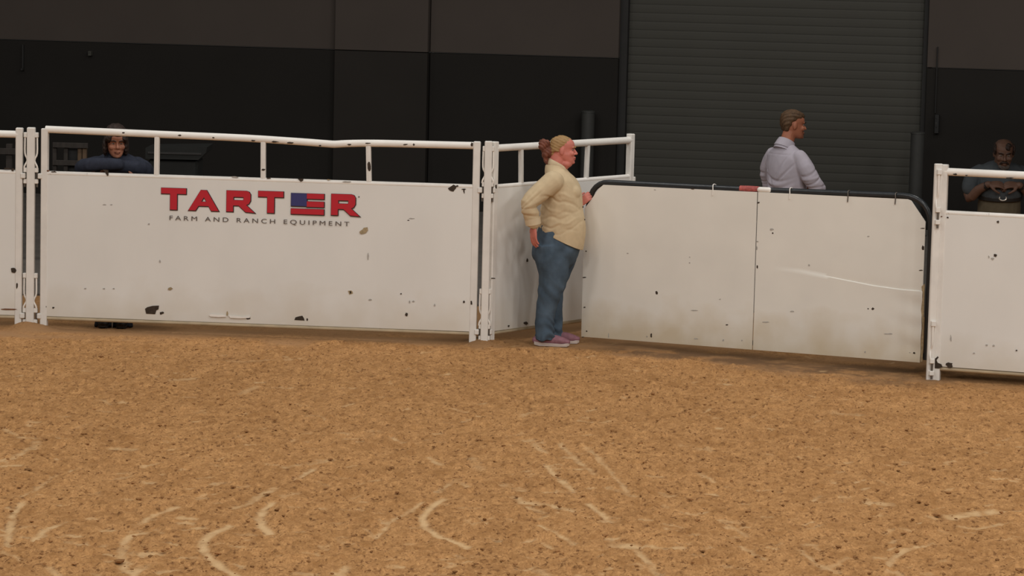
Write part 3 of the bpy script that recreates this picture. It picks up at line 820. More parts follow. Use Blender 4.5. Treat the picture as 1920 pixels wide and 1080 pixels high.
obj('pipe_frame', bm, M['gatepipe'], gate.o, True)
obj('bottom_pipe', pipe_bm([(ul, 0, bot(0) + .05), (ur, 0, bot(L) + .05)], .02, 10), M['gatepipe'], gate.o, True)
obj('brace_pipe', pipe_bm([(L / 2, .0, bot(L / 2) + .05), (L / 2, 0, top(L / 2))], .02, 10), M['gatepipe'], gate.o, True)
def crease(u, z):
    # a long horizontal crease in the right sheet: (u, z) -> push towards the viewer
    u0, u1 = gz(1425, 500)[0], gz(1728, 545)[0]
    if u < u0: return 0.0
    t = (u - u0) / (u1 - u0)
    pxx = 1425 + 303 * t
    zc = np.interp(pxx, [1425, 1500, 1580, 1640, 1690, 1728], [gz(1425, 500)[1], gz(1500, 508)[1], gz(1580, 524)[1], gz(1640, 536)[1], gz(1690, 543)[1], gz(1728, 546)[1]])
    k = max(0.0, min(1, t * 1.6 - .12))
    d = z - zc
    if d > 0: f = -math.exp(-d / .05) * .006 * k
    else: f = math.exp(d / .12) * .004 * k
    if t > .8:
        f += (t - .8) / .2 * .004 * math.sin(z * 38 + 1.0 + t * 9) * (1 if z < zc else .15)
    return f
def crease_z(u):
    u0, u1 = gz(1425, 500)[0], gz(1728, 545)[0]
    pxx = 1425 + 303 * (u - u0) / (u1 - u0)
    return float(np.interp(pxx, [1425, 1500, 1580, 1640, 1690, 1728], [gz(1425, 500)[1], gz(1500, 508)[1], gz(1580, 524)[1], gz(1640, 536)[1], gz(1690, 543)[1], gz(1728, 546)[1]]))
def sheet(u0, u1, clipl, clipr, nm):
    n, k = 46, 56
    bm = bmesh.new(); G = []
    for side in (0, 1):
        rows = []
        for j in range(k + 1):
            rowv = []
            for i in range(n + 1):
                u = u0 + (u1 - u0) * i / n
                zc = crease_z(u); half = k // 2
                zt = top(u) - .006
                if clipl and u < clipl[0]: zt -= clipl[1] * (1 - (u - u0) / (clipl[0] - u0))
                if clipr and u > clipr[0]: zt -= clipr[1] * ((u - clipr[0]) / (u1 - clipr[0]))
                z = bot(u) + (zc - .002 - bot(u)) * j / half if j <= half else zc + .004 + (zt - zc - .004) * (j - half - 1) / (k - half - 1)
                f = crease(u, z)
                rowv.append(bm.verts.new((u, -.031 - f + side * .008, z)))
            rows.append(rowv)
        G.append(rows)
    for j in range(k):
        for i in range(n):
            bm.faces.new((G[0][j][i], G[0][j][i + 1], G[0][j + 1][i + 1], G[0][j + 1][i]))
            bm.faces.new((G[1][j][i], G[1][j + 1][i], G[1][j + 1][i + 1], G[1][j][i + 1]))
        for i in (0, n): bm.faces.new((G[0][j][i], G[0][j + 1][i], G[1][j + 1][i], G[1][j][i]))
    for i in range(n):
        for j in (0, k): bm.faces.new((G[0][j][i], G[0][j][i + 1], G[1][j][i + 1], G[1][j][i]))
    return obj(nm, bm, M['ply'], gate.o, True)
us = gz(1416, 500)[0]
ucl = gz(1129, 345)[0]; ucr = gz(1707, 373)[0]
o = sheet(0.0, us - .004, (ucl, gz(1129, 345)[1] - gz(1096, 389)[1]), None, 'plywood_sheet')
o = sheet(us + .004, L, None, (ucr, gz(1707, 373)[1] - gz(1740, 416)[1]), 'plywood_sheet')
for (x, y, a, b_, m_) in ((1231, 549, 5, 9, 'rust'), (1221, 629, 4, 9, 'rust'), (1213, 631, 3, 3, 'grey'), (1637, 579, 6, 6, 'rust'), (1628, 579, 3, 3, 'rust'), (1666, 626, 20, 2.5, 'grey'),
                          (1096, 520, 9, 2.5, 'rust'), (1099, 471, 3, 3, 'rust'), (1096, 576, 4, 2.5, 'rust'), (1100, 621, 3, 3, 'rust'), (1093, 632, 6, 2, 'rust'), (1141, 629, 2, 9, 'grey'),
                          (1730, 428, 9, 2, 'rust'), (1727, 507, 9, 2, 'rust'), (1731, 465, 5, 10, 'rust'), (1722, 556, 5, 7, 'rust'), (1720, 640, 12, 2, 'grey'), (1714, 662, 4, 4, 'rust'), (1706, 661, 3, 2, 'grey'), (1709, 674, 2, 9, 'rust'), (1622, 660, 3, 4, 'grey'),
                          (1299, 354, 8, 3, 'rust'), (1228, 356, 4, 2, 'grey'), (1177, 475, 5, 2, 'grey'), (1293, 482, 3, 2.5, 'grey'), (1293, 493, 3, 2.5, 'grey'), (1350, 561, 4, 2.5, 'grey'), (1363, 609, 5, 2.5, 'rust'), (1302, 582, 13, 2, 'grey'), (1305, 635, 8, 2.5, 'grey'), (1356, 638, 4, 4, 'grey'), (1391, 638, 3, 3, 'grey'),
                          (1422, 380, 6, 3, 'rust'), (1420, 453, 4, 3, 'grey'), (1420, 500, 3, 7, 'rust'), (1419, 465, 3, 9, 'grey'), (1485, 584, 10, 3, 'grey'), (1435, 604, 14, 2.5, 'grey'), (1517, 497, 4, 4, 'grey'), (1447, 430, 8, 5, 'grey'), (1628, 443, 5, 2, 'grey'), (1449, 437, 3, 3, 'rust')):
    gate.decal(x, y, a, b_, m_, off=.0315)
gate.decal(1726, 600, 0, 0, 'tan', name='torn_edge', pts=[(1728, 537), (1734, 532), (1732, 600), (1730, 678), (1726, 678), (1728, 640), (1730, 610), (1727, 580), (1730, 556)], off=.034)
for x, y in ((1337, 350), (1481, 361), (1590, 368), (1679, 374)):
    u, z = gz(x, y); t = top(u) + fz
    bm = bmesh.new()
    tube(bm, [(u, -.036, t - .06), (u + .003, -.037, t - .02), (u - .002, -.028, t + .018), (u, -.005, t + .026), (u + .004, .022, t + .012)], [.0042] * 5, seg=6, sub=3, cap='flat')
    obj('tie_wire', bm, M['wire'] if x > 1500 else M['pipe'], gate.o, True)
ua, ub = gz(1385, 353)[0], gz(1421, 356)[0]
bm = bmesh.new(); t = top(ua) + fz
tube(bm, [(ua, 0, top(ua) + fz), ((ua + ub) / 2, 0, top((ua + ub) / 2) + fz), (ub, 0, top(ub) + fz)], [.0245, .026, .0245], ref=(0, 1, 0), seg=12, sub=3, cap='flat')
obj('red_tape', bm, M['redtape'], gate.o, True)
uc, ud = gz(1423, 356)[0], gz(1440, 357)[0]
bm = bmesh.new(); tube(bm, [(uc, -.012, top(uc) + .012), (ud, -.012, top(ud) + .012)], [.022, .022], ref=(0, 1, 0), seg=12, sub=1)
obj('white_cap', bm, M['chipwhite'], gate.o, True)

# ------------------------------------------------------------------ people
def rotz(a): return Matrix.Rotation(a, 3, 'Z')
def head_bm(bm, pos, yaw=0.0, pitch=0.0, sc=1.0, jaw=1.0, neck_to=None, nose=1.0, roll=0.0):
    """a head whose chin bottom sits at pos; x forward"""
    Rm = rotz(yaw) @ Matrix.Rotation(pitch, 3, 'Y') @ Matrix.Rotation(roll, 3, 'X')
    T = lambda p: tuple(Rm @ (Vector(p) * sc) + Vector(pos))
    rings = [(0.000, .085, .030, .022), (.010, .093, .010, .036), (.028, .093, -.02, .050), (.050, .090, -.055, .060), (.075, .089, -.080, .067), (.10, .086, -.093, .071), (.122, .082, -.100, .073),
             (.142, .092, -.103, .075), (.165, .090, -.105, .076), (.188, .078, -.100, .071), (.208, .050, -.078, .056), (.220, .015, -.048, .034), (.226, -.005, -.03, .012)]
    prev = None; allr = []
    for z, xf, xb, hw in rings:
        if z < .1: hw *= jaw; 
        cx, rx = (xf + xb) / 2, (xf - xb) / 2
        ring = []
        for k in range(24):
            th = 2 * math.pi * k / 24
            c, s_ = math.cos(th), math.sin(th)
            e = 2.35
            c2 = math.copysign(abs(c) ** (2 / e), c); s2 = math.copysign(abs(s_) ** (2 / e), s_)
            ring.append(bm.verts.new(T((cx + rx * c2, hw * s2, z))))
        allr.append(ring)
    for a, b_ in zip(allr[:-1], allr[1:]):
        for k in range(24):
            bm.faces.new((a[k], a[(k + 1) % 24], b_[(k + 1) % 24], b_[k]))
    bm.faces.new(allr[0][::-1]); bm.faces.new(allr[-1])
    tube(bm, [T((.082, 0, .128)), T((.098, 0, .105)), T((.109, 0, .087))], [.007 * sc, .0095 * sc, .0125 * sc * nose], seg=10, sub=2)
    for s_ in (-1, 1):
        ell(bm, T((.095, s_ * .013, .082)), (.011 * sc,) * 3, sub=1)
        ell(bm, T((-.008, s_ * .078, .105)), (.020 * sc, .010 * sc, .034 * sc), Rm, sub=2)
        ell(bm, T((.068, s_ * .040, .088)), (.026 * sc, .026 * sc, .024 * sc), Rm, sub=2)
        tube(bm, [T((.088, s_ * .012, .134)), T((.082, s_ * .045, .137))], [.008 * sc, .007 * sc], seg=8, sub=1)
    tube(bm, [T((.086, -.02, .052)), T((.098, 0, .053)), T((.086, .02, .052))], [.007 * sc, .010 * sc, .007 * sc], seg=8, sub=3)
    tube(bm, [T((.084, -.018, .040)), T((.096, 0, .040)), T((.084, .018, .040))], [.007 * sc, .010 * sc, .007 * sc], seg=8, sub=3)
    ell(bm, T((.085, 0, .014)), (.018 * sc, .022 * sc, .015 * sc), Rm, sub=2)
    return T, Rm
def face_parts(T, Rm, sc, parent, lip='lip', brow='brownhair'):
    for s_ in (-1, 1):
        bm = bmesh.new(); ell(bm, T((.0775, s_ * .031, .118)), (.0095 * sc, .0125 * sc, .0055 * sc), Rm, sub=2); e = obj('eye', bm, M['eyewhite'], parent, True)
        bm = bmesh.new(); ell(bm, T((.0845, s_ * .031, .118)), (.0042 * sc, .0055 * sc, .0052 * sc), Rm, sub=1); obj('iris', bm, M['iris'], e, True)
        bm = bmesh.new(); tube(bm, [T((.098, s_ * .014, .136)), T((.096, s_ * .034, .142)), T((.082, s_ * .052, .137))], [.0045 * sc, .0055 * sc, .003 * sc], seg=6, sub=3); obj('eyebrow', bm, M[brow], parent, True)
    bm = bmesh.new()
    tube(bm, [T((.092, -.020, .047)), T((.1005, 0, .0505)), T((.092, .020, .047))], [.004 * sc, .0055 * sc, .004 * sc], seg=8, sub=3)
    tube(bm, [T((.091, -.017, .042)), T((.099, 0, .040)), T((.091, .017, .042))], [.004 * sc, .006 * sc, .004 * sc], seg=8, sub=3)
    obj('lips', bm, M[lip], parent, True)
def hand_bm(bm, wrist, fdir, pn, thumb_side, curl=0.5, sc=1.0, spread=.06):
    """palm + four fingers + thumb. fdir: direction of the fingers, pn: palm normal (fingers curl towards it)"""
    w_ = Vector(wrist); f = Vector(fdir).normalized(); n = Vector(pn); n = (n - f * n.dot(f)).normalized()
    s_ = f.cross(n).normalized() * thumb_side      # towards the thumb
    pl = .085 * sc
    for k, off in enumerate((.027, .009, -.009, -.026)):
        ln = (.072, .080, .074, .058)[k] * sc
        root = w_ + f * (pl * .55) + s_ * off * sc * .9
        mcp = w_ + f * (pl * (1.0, 1.04, 1.0, .93)[k]) + s_ * off * sc * 1.08
        p = [w_ + s_ * off * .5 * sc, root, mcp]
        d = (f + s_ * spread * (off / .02)).normalized(); c = mcp.copy(); ang = 0
        for j, fr in enumerate((.45, .31, .24)):
            ang += curl * (0.75, 1.0, .8)[j]
            dd = d * math.cos(ang) + n * math.sin(ang)
            c = c + dd * ln * fr; p.append(c.copy())
        r = (.0085, .0088, .0084, .0075)[k] * sc
        tube(bm, p, [.012 * sc, .012 * sc, r * 1.2, r * 1.05, r * .98, r * .85], ref=tuple(n), seg=8, sub=2)
    tube(bm, [w_ - f * .01, w_ + f * pl * .5, w_ + f * pl * .95], [(.015 * sc, .024 * sc), (.0145 * sc, .036 * sc), (.012 * sc, .038 * sc)], ref=tuple(n), seg=12, sub=3)
    b0 = w_ + f * .018 * sc + s_ * .018 * sc
    b1 = b0 + (f * .55 + s_ * .75 + n * .25).normalized() * .038 * sc
    b2 = b1 + (f * .85 + s_ * .35 + n * .35 * (1 + curl)).normalized() * .034 * sc
    b3 = b2 + (f * .9 + s_ * .0 + n * .45 * (1 + curl)).normalized() * .026 * sc
    tube(bm, [b0, b1, b2, b3], [.014 * sc, .012 * sc, .010 * sc, .0085 * sc], seg=8, sub=2)
def folds(seed, amp, fx=1.0, stretch=(1, 1, 1), extra=None):
    r = np.random.RandomState(seed)
    W = [(r.uniform(-1, 1, 3) * np.array(stretch) * fr * fx, r.uniform(0, 6.28), a) for fr, a in ((14, .5), (22, .45), (31, .35), (46, .25)) for _ in range(2)]
    def f(co):
        h = np.zeros(len(co))
        wq = .25 * np.sin(co[:, 2] * 9 + co[:, 1] * 5 + seed)
        for k, ph, a in W:
            s_ = np.sin(co @ k + ph + wq * 3)
            h += a * (1 - np.abs(s_)) ** 2
        h = (h - h.mean()) * amp
        if extra is not None: h = h + extra(co)
        return h
    return f
def mirror(p): return (p[0], -p[1], p[2])

# ---- the woman at the gate --------------------------------------------------
wp = at_z(1041, 638.5)
wp = Vector((wp.x, 23.70, 0))
WO = thing('person', 'woman with tied-back hair in a beige shirt, blue jeans and mauve sneakers holding the gate', 'person', wp, math.radians(-3))
# far hand holds the pipe frame of the gate
hp = on_plane(1105, 371, gate.A + gate.n * 0.0, gate.n)
hl = Matrix.Rotation(math.radians(3), 3, 'Z') @ (hp - wp)
hl = (hl.x - .004, hl.y - .052, hl.z + .012)
torso = [(.70, (.015, .165, .205)), (.78, (.022, .180, .212)), (.86, (.026, .187, .210)), (.94, (.030, .186, .208)), (1.02, (.026, .175, .204)), (1.10, (.022, .166, .200)), (1.17, (.018, .164, .198)), (1.235, (.008, .156, .196)), (1.30, (-.012, .130, .192)), (1.35, (-.026, .098, .160)), (1.385, (-.036, .086, .118)), (1.425, (-.036, .080, .086))]
def torso_tube(bm, rows, k=0.0, **kw):
    tube(bm, [(x, 0, z) for z, (x, a, b_) in rows], [(a - k, b_ - k) for z, (x, a, b_) in rows], ref=(1, 0, 0), seg=28, sub=3, cap='flat', **kw)
shN, elN, wrN = (-.045, -.185, 1.305), (-.225, -.275, 1.135), (-.188, -.245, .965)
shF, elF = (.0, .185, 1.30), (.10, .285, 1.10)
wrF = (hl[0] - .070, hl[1] + .012, hl[2] - .062)
def leg(s_, k):
    y = s_
    if s_ < 0:
        P = [(-.05, -.10, .80), (-.036, -.105, .68), (-.028, -.105, .56), (-.052, -.10, .43), (-.082, -.098, .27), (-.085, -.098, .14), (-.083, -.098, .045)]
        R_ = [(.145, .115), (.138, .113), (.114, .10), (.096, .092), (.077, .082), (.075, .080), (.083, .084)]
    else:
        P = [(.03, .10, .80), (.02, .105, .68), (.0, .105, .56), (-.03, .10, .43), (-.030, .098, .27), (-.022, .098, .14), (-.026, .098, .055)]
        R_ = [(.14, .115), (.125, .112), (.10, .10), (.085, .09), (.073, .08), (.072, .078), (.08, .082)]
    return P, [(a - k, b_ - k) for a, b_ in R_]
# body
bm = bmesh.new()
T, Rm = head_bm(bm, (.018, 0, 1.437), yaw=math.radians(0), pitch=math.radians(2), sc=.96, jaw=1.12)
tube(bm, [(-.045, 0, 1.34), (-.030, 0, 1.42), (-.012, 0, 1.50)], [(.070, .070), (.070, .068), (.067, .064)], seg=18, sub=3)
ell(bm, (.045, 0, 1.437), (.052, .060, .036), sub=3)
tube(bm, [(.02, 0, 1.405), (.055, 0, 1.437)], [(.038, .048), (.034, .046)], seg=12, sub=1)   # soft chin
torso_tube(bm, [r for r in torso if .9 < r[0] < 1.36], .024)
tube(bm, [(-.02, 0, .70), (-.01, 0, .80), (.01, 0, .96)], [(.10, .14), (.125, .16), (.13, .165)], ref=(1, 0, 0), seg=20, sub=2, cap='flat')
for P, r in ((([shN, elN, wrN]), (.062, .045, .034)), (([shF, elF, wrF]), (.06, .044, .031))):
    mid = tuple((np.array(P[1]) * .45 + np.array(P[2]) * .55))
    tube(bm, [P[0], P[1], mid, P[2]], [r[0], r[1], r[1] * .95, r[2]], seg=14, sub=3)
hand_bm(bm, (-.186, -.250, .955), (.03, .04, -1), (.75, .6, 0), -1, curl=.28, sc=1.05)
hand_bm(bm, wrF, (.62, -.05, .62), (.25, 1, -.2), 1, curl=.8, sc=.95)
for s_ in (-1, 1):
    P, r = leg(s_, .034); P = P[:-1] + [(P[-1][0] + .012, P[-1][1], .05)]; r = r[:-1] + [(.032, .034)]; tube(bm, P, r, seg=16, sub=3)
body = link('body', remesh(bm, .0045, 3), M['skin'], WO, True)
face_parts(T, Rm, .96, WO, brow='blond')
# shirt: torso and both sleeves in one cloth
bm = bmesh.new()
torso_tube(bm, torso)
ell(bm, (.085, -.075, 1.215), (.088, .085, .075), sub=3); ell(bm, (.085, .075, 1.215), (.088, .085, .075), sub=3)
tube(bm, [shN, (-.14, -.235, 1.225), elN, (-.208, -.26, 1.05), (-.190, -.247, .985)], [.086, .078, .068, .062, .059], seg=18, sub=3)
tube(bm, [shF, elF, tuple(np.array(elF) * .62 + np.array(wrF) * .38)], [.084, .068, .058], seg=18, sub=3)
def shirt_fold(co):
    x, y, z = co[:, 0], co[:, 1], co[:, 2]
    near = np.clip(-y / .08, 0, 1)
    h = np.zeros(len(co))
    for (x0, z0, sl, ln, wd, am) in ((-.02, 1.165, -.30, .10, .012, -.008), (.02, 1.20, -.10, .09, .014, .006), (.06, 1.06, .22, .10, .014, -.005), (-.02, 1.02, .10, .12, .013, -.006), (.04, .98, .28, .12, .013, .005), (-.05, .95, .15, .09, .011, -.006), (.0, .90, .20, .13, .012, -.004), (.11, .95, .4, .08, .012, -.004), (-.06, 1.09, -.5, .07, .012, .005), (.1, 1.13, -.6, .08, .013, -.005)):
        d = (z - z0) - sl * (x - x0) + .012 * np.sin(x * 40 + z0 * 50)
        h += am * np.exp(-(d / wd) ** 2) * np.exp(-((x - x0) / ln) ** 2) * near
    arm = np.clip((-.10 - x) / .05, 0, 1)
    for (z0, sl, am, wd) in ((1.165, .9, -.006, .012), (1.13, .5, .004, .014), (1.10, .1, -.005, .010), (1.065, .0, .004, .012), (1.04, -.1, -.004, .009), (1.21, 1.1, -.004, .014)):
        h += am * np.exp(-(((z - z0) - sl * (x + .2)) / wd) ** 2) * arm
    return h
shirt_me = remesh(bm, .0060, 9, fold=folds(4, .0022, .7, (1, 1, .7), shirt_fold), cut=[((-.12, 0, .905), (-.46, 0, -1))])
link('shirt', shirt_me, M['linen'], WO, True)
# collar, placket, cuff
bm = bmesh.new()
tube(bm, [(-.092, 0, 1.452), (-.078, -.055, 1.447), (-.03, -.075, 1.425), (.02, -.062, 1.395), (.048, -.040, 1.362)], [(.028, .007), (.028, .007), (.028, .008), (.027, .008), (.012, .006)], ref=(.25, -.3, 1), seg=10, sub=3)
tube(bm, [(-.092, 0, 1.452), (-.078, .055, 1.447), (-.03, .075, 1.425), (.02, .062, 1.395), (.060, .035, 1.352)], [(.028, .007), (.028, .007), (.028, .008), (.027, .008), (.012, .006)], ref=(.25, .3, 1), seg=10, sub=3)
obj('collar', bm, M['linencollar'], WO, True)
bm = bmesh.new()
tube(bm, [(.038, -.012, 1.372), (.075, -.014, 1.335), (.100, -.016, 1.295)], [(.008, .012), (.007, .012), (.004, .008)], seg=8, sub=3)
obj('open_neckline', bm, M['placket'], WO, True)
bm = bmesh.new(); tube(bm, [(-.197, -.252, 1.022), (-.188, -.246, .972)], [.0635, .0615], seg=18, sub=1, cap='flat'); obj('cuff', bm, M['linencollar'], WO, True)
for z, x in ((1.26, .148), (1.19, .172), (1.10, .190), (1.0, .205)):
    bm = bmesh.new(); ell(bm, (x, -.03, z), (.006, .007, .007), sub=1); obj('button', bm, M['placket'], WO, True)
# jeans
bm = bmesh.new()
tube(bm, [(-.005, 0, .64), (-.005, 0, .72), (-.004, 0, .80), (.004, 0, .90), (.01, 0, .98)], [(.13, .17), (.170, .205), (.186, .212), (.165, .20), (.15, .19)], ref=(1, 0, 0), seg=24, sub=3, cap='flat')
ell(bm, (-.100, -.075, .755), (.105, .10, .125), sub=3); ell(bm, (-.105, .085, .76), (.105, .10, .125), sub=3)
tube(bm, [(.06, 0, .66), (.085, 0, .74), (.115, 0, .80)], [(.06, .15), (.08, .15), (.06, .14)], seg=14, sub=2)
for s_ in (-1, 1):
    P, r = leg(s_, 0); tube(bm, P, r, seg=20, sub=3, cap='flat')
def jean_fold(co):
    low = np.clip((.26 - co[:, 2]) / .2, 0, 1)
    kn = np.exp(-((co[:, 2] - .43) / .09) ** 2)
    h = low * .009 * np.sin(co[:, 2] * 70 + 6 * np.sin(co[:, 0] * 17 + co[:, 1] * 9 + co[:, 2] * 8))
    h += kn * .004 * np.sin(co[:, 2] * 52 + co[:, 0] * 60)
    top_ = np.clip((co[:, 2] - .55) / .2, 0, 1)
    h += top_ * .003 * np.sin(co[:, 0] * 50 - co[:, 2] * 38)
    return h
link('jeans', remesh(bm, .0065, 4, fold=folds(9, .0032, .8, (1, 1, .8), jean_fold)), M['denim'], WO, True)
# hair: cap, knot
bm = bmesh.new()
capr = [(.096, .0, -.106, .079), (.120, .012, -.110, .0815), (.145, .040, -.112, .0835), (.165, .068, -.113, .083), (.188, .074, -.108, .079), (.208, .056, -.087, .065), (.222, .022, -.058, .043), (.232, -.01, -.03, .012)]
al = []
for z, xf, xb, hw in capr:
    al.append([bm.verts.new(T(((xf + xb) / 2 + (xf - xb) / 2 * math.cos(t), hw * math.sin(t), z))) for t in [2 * math.pi * k / 24 for k in range(24)]])
for a, b_ in zip(al[:-1], al[1:]):
    for k in range(24): bm.faces.new((a[k], a[(k + 1) % 24], b_[(k + 1) % 24], b_[k]))
bm.faces.new(al[0][::-1]); bm.faces.new(al[-1])
ell(bm, T((-.085, 0, .09)), (.032, .055, .045), sub=2)
link('hair', remesh(bm, .005, 3, fold=lambda co: .0016 * np.sin(co[:, 2] * 260 + co[:, 0] * 120)), M['blond'], WO, True)
bm = bmesh.new()
for k in range(15):
    a = k / 14 * math.pi * 1.5 - .9; r = random.Random(k)
    ell(bm, T((-.135 + .030 * math.cos(a * 2) + r.uniform(-.012, .012), .03 * math.sin(a * 3.1), .10 + .050 * math.sin(a) + r.uniform(-.02, .012))), (.034, .034, .030 + r.uniform(0, .012)), sub=2)
tube(bm, [T((-.14, -.01, .09)), T((-.135, -.012, .03)), T((-.115, -.014, -.015))], [.035, .026, .010], seg=10, sub=3)
link('hair_knot', remesh(bm, .005, 1, fold=lambda co: .004 * np.sin(co[:, 2] * 190 + co[:, 0] * 160 + co[:, 1] * 140)), M['auburn'], WO, True)
# shoes
def shoe(name, x, y, rz, parent, ln=.262, up='shoe', so='sole'):
    g = Matrix.Rotation(rz, 3, 'Z')
    def q(p): v = g @ Vector(p); return (v.x + x, v.y + y, v.z)
    bm = bmesh.new()
    prof = [(-.095, .035, .03), (-.06, .042, .037), (0, .043, .034), (.06, .043, .040), (.11, .034, .042), (.155, .022, .028)]
    tube(bm, [q((px - .0, 0, .022 + h * .55)) for px, h, w2 in prof], [(h * .95, w2 + .004) for px, h, w2 in prof], ref=(0, 0, 1), seg=14, sub=3)
    tube(bm, [q((-.06, 0, .05)), q((-.055, 0, .115))], [(.040, .036), (.036, .033)], seg=12, sub=1)
    tube(bm, [q((-.03, 0, .085)), q((.055, 0, .058))], [(.022, .030), (.016, .028)], ref=(0, 0, 1), seg=12, sub=2)
    s_ = link(name, remesh(bm, .005, 3), M[up], parent, True)
    bm = bmesh.new()
    pts_ = [(-.108, .026), (-.07, .036), (0, .034), (.06, .040), (.11, .043), (.15, .034), (.168, .016)]
    up_ = [(-.0, .034), (0, .028), (0, .024), (0, .021), (0, .021), (0, .024), (0, .030)]
    loop = [(a, b_) for a, b_ in pts_] + [(a, -b_) for a, b_ in pts_[::-1]]
    zz = [u_[1] for u_ in up_]; zz = zz + zz[::-1]
    lo = [bm.verts.new(q((a, b_, .0 if i not in (0, 6, 7, 13) else .008))) for i, (a, b_) in enumerate(loop)]; hi = [bm.verts.new(q((a * 1.01, b_ * 1.1, z))) for (a, b_), z in zip(loop, zz)]
    bm.faces.new(lo[::-1]); bm.faces.new(hi)
    for i in range(len(lo)):
        j = (i + 1) % len(lo); bm.faces.new((lo[i], lo[j], hi[j], hi[i]))
    obj('sole', bm, M[so], s_)
    bm = bmesh.new()
    for i in range(3):
        tube(bm, [q((.0 + i * .022, -.024, .083 - i * .010)), q((.006 + i * .022, 0, .094 - i * .011)), q((.0 + i * .022, .024, .083 - i * .010))], [.004] * 3, seg=6, sub=2)
    if up == 'shoe': obj('laces', bm, M['linencollar'], s_, True)
    else: bm.free()
shoe('sneaker', -.055, -.10, math.radians(-4), WO)
shoe('sneaker', .015, .10, math.radians(2), WO)

# ---- shared builder for the people behind the fence -------------------------------
def figure(label, loc, rz, P):
    o = thing('person', label, 'person', loc, rz)
    H = P.get('scale', 1.0)
    k = P.get('k', .016)
    rows = P['torso']; vox = P.get('vox', .006)
    bm = bmesh.new()
    hp_ = P['head']
    T, Rm = head_bm(bm, hp_['pos'], math.radians(hp_.get('yaw', 0)), math.radians(hp_.get('pitch', 0)), hp_.get('sc', 1.0), hp_.get('jaw', 1.0), roll=math.radians(hp_.get('roll', 0)))
    nb = rows[-1]
    tube(bm, [(nb[1][0], 0, nb[0] - .06), (nb[1][0] + .01, 0, nb[0] + .01), T((-.02, 0, .06)), T((-.02, 0, .10))], [(.066, .068), (.060, .060), (.058, .056), (.055, .053)], seg=16, sub=3)
    torso_tube(bm, rows[:-1], k + .004)
    for A in P['arms']:
        tube(bm, A['pts'], [r - .018 for r in A['rad']], seg=12, sub=3)
        if A.get('hand'):
            hand_bm(bm, *A['hand'], curl=A.get('curl', .6), sc=1.05)
            tube(bm, [A['pts'][-2], A['hand'][0]], [.036, .028], seg=12, sub=1)
    for Lg in P['legs']: tube(bm, Lg['pts'], [r - .02 for r in Lg['rad']], seg=12, sub=3)
    link('body', remesh(bm, .0055, 3), M[P['skin']], o, True)
    face_parts(T, Rm, hp_.get('sc', 1.0), o, lip=P.get('lip', 'lipdark'), brow=P.get('brow', 'darkhair'))
    bm = bmesh.new()
    torso_tube(bm, rows)
    for A in P['arms']:
        tube(bm, A['pts'], A['rad'], seg=16, sub=3)
    link(P.get('top_name', 'shirt'), remesh(bm, vox, 14, fold=folds(P['seed'], P.get('amp', .004), .8, (1, 1, .6), P.get('extra'))), M[P['top']], o, True)
    bm = bmesh.new()
    tube(bm, [(0, 0, P['hip'] - .12), (0, 0, P['hip']), (0, 0, P['waist'])], [(.11, .15), (.135, .182), (.135, .178)], ref=(1, 0, 0), seg=22, sub=3, cap='flat')
    for Lg in P['legs']: tube(bm, Lg['pts'], Lg['rad'], seg=16, sub=3, cap='flat')
    link(P.get('bottom_name', 'trousers'), remesh(bm, .008, 4, fold=folds(P['seed'] + 5, .004, 1.0)), M[P['bottom']], o, True)
    return o, T, Rm
def hair_cap(name, T, parent, m_, rings, bits=(), vox=.005, sm=3, amp=.002):
    bm = bmesh.new(); al = []
    for z, xf, xb, hw in rings:
        al.append([bm.verts.new(T(((xf + xb) / 2 + (xf - xb) / 2 * math.cos(t), hw * math.sin(t), z))) for t in [2 * math.pi * k / 24 for k in range(24)]])
    for a, b_ in zip(al[:-1], al[1:]):
        for k in range(24): bm.faces.new((a[k], a[(k + 1) % 24], b_[(k + 1) % 24], b_[k]))
    if al: bm.faces.new(al[0][::-1]); bm.faces.new(al[-1])
    for c, r in bits: ell(bm, T(c), r, sub=2)
    return link(name, remesh(bm, vox, sm, fold=lambda co: amp * np.sin(co[:, 2] * 170 + co[:, 0] * 90 + co[:, 1] * 120)), M[m_], parent, True)

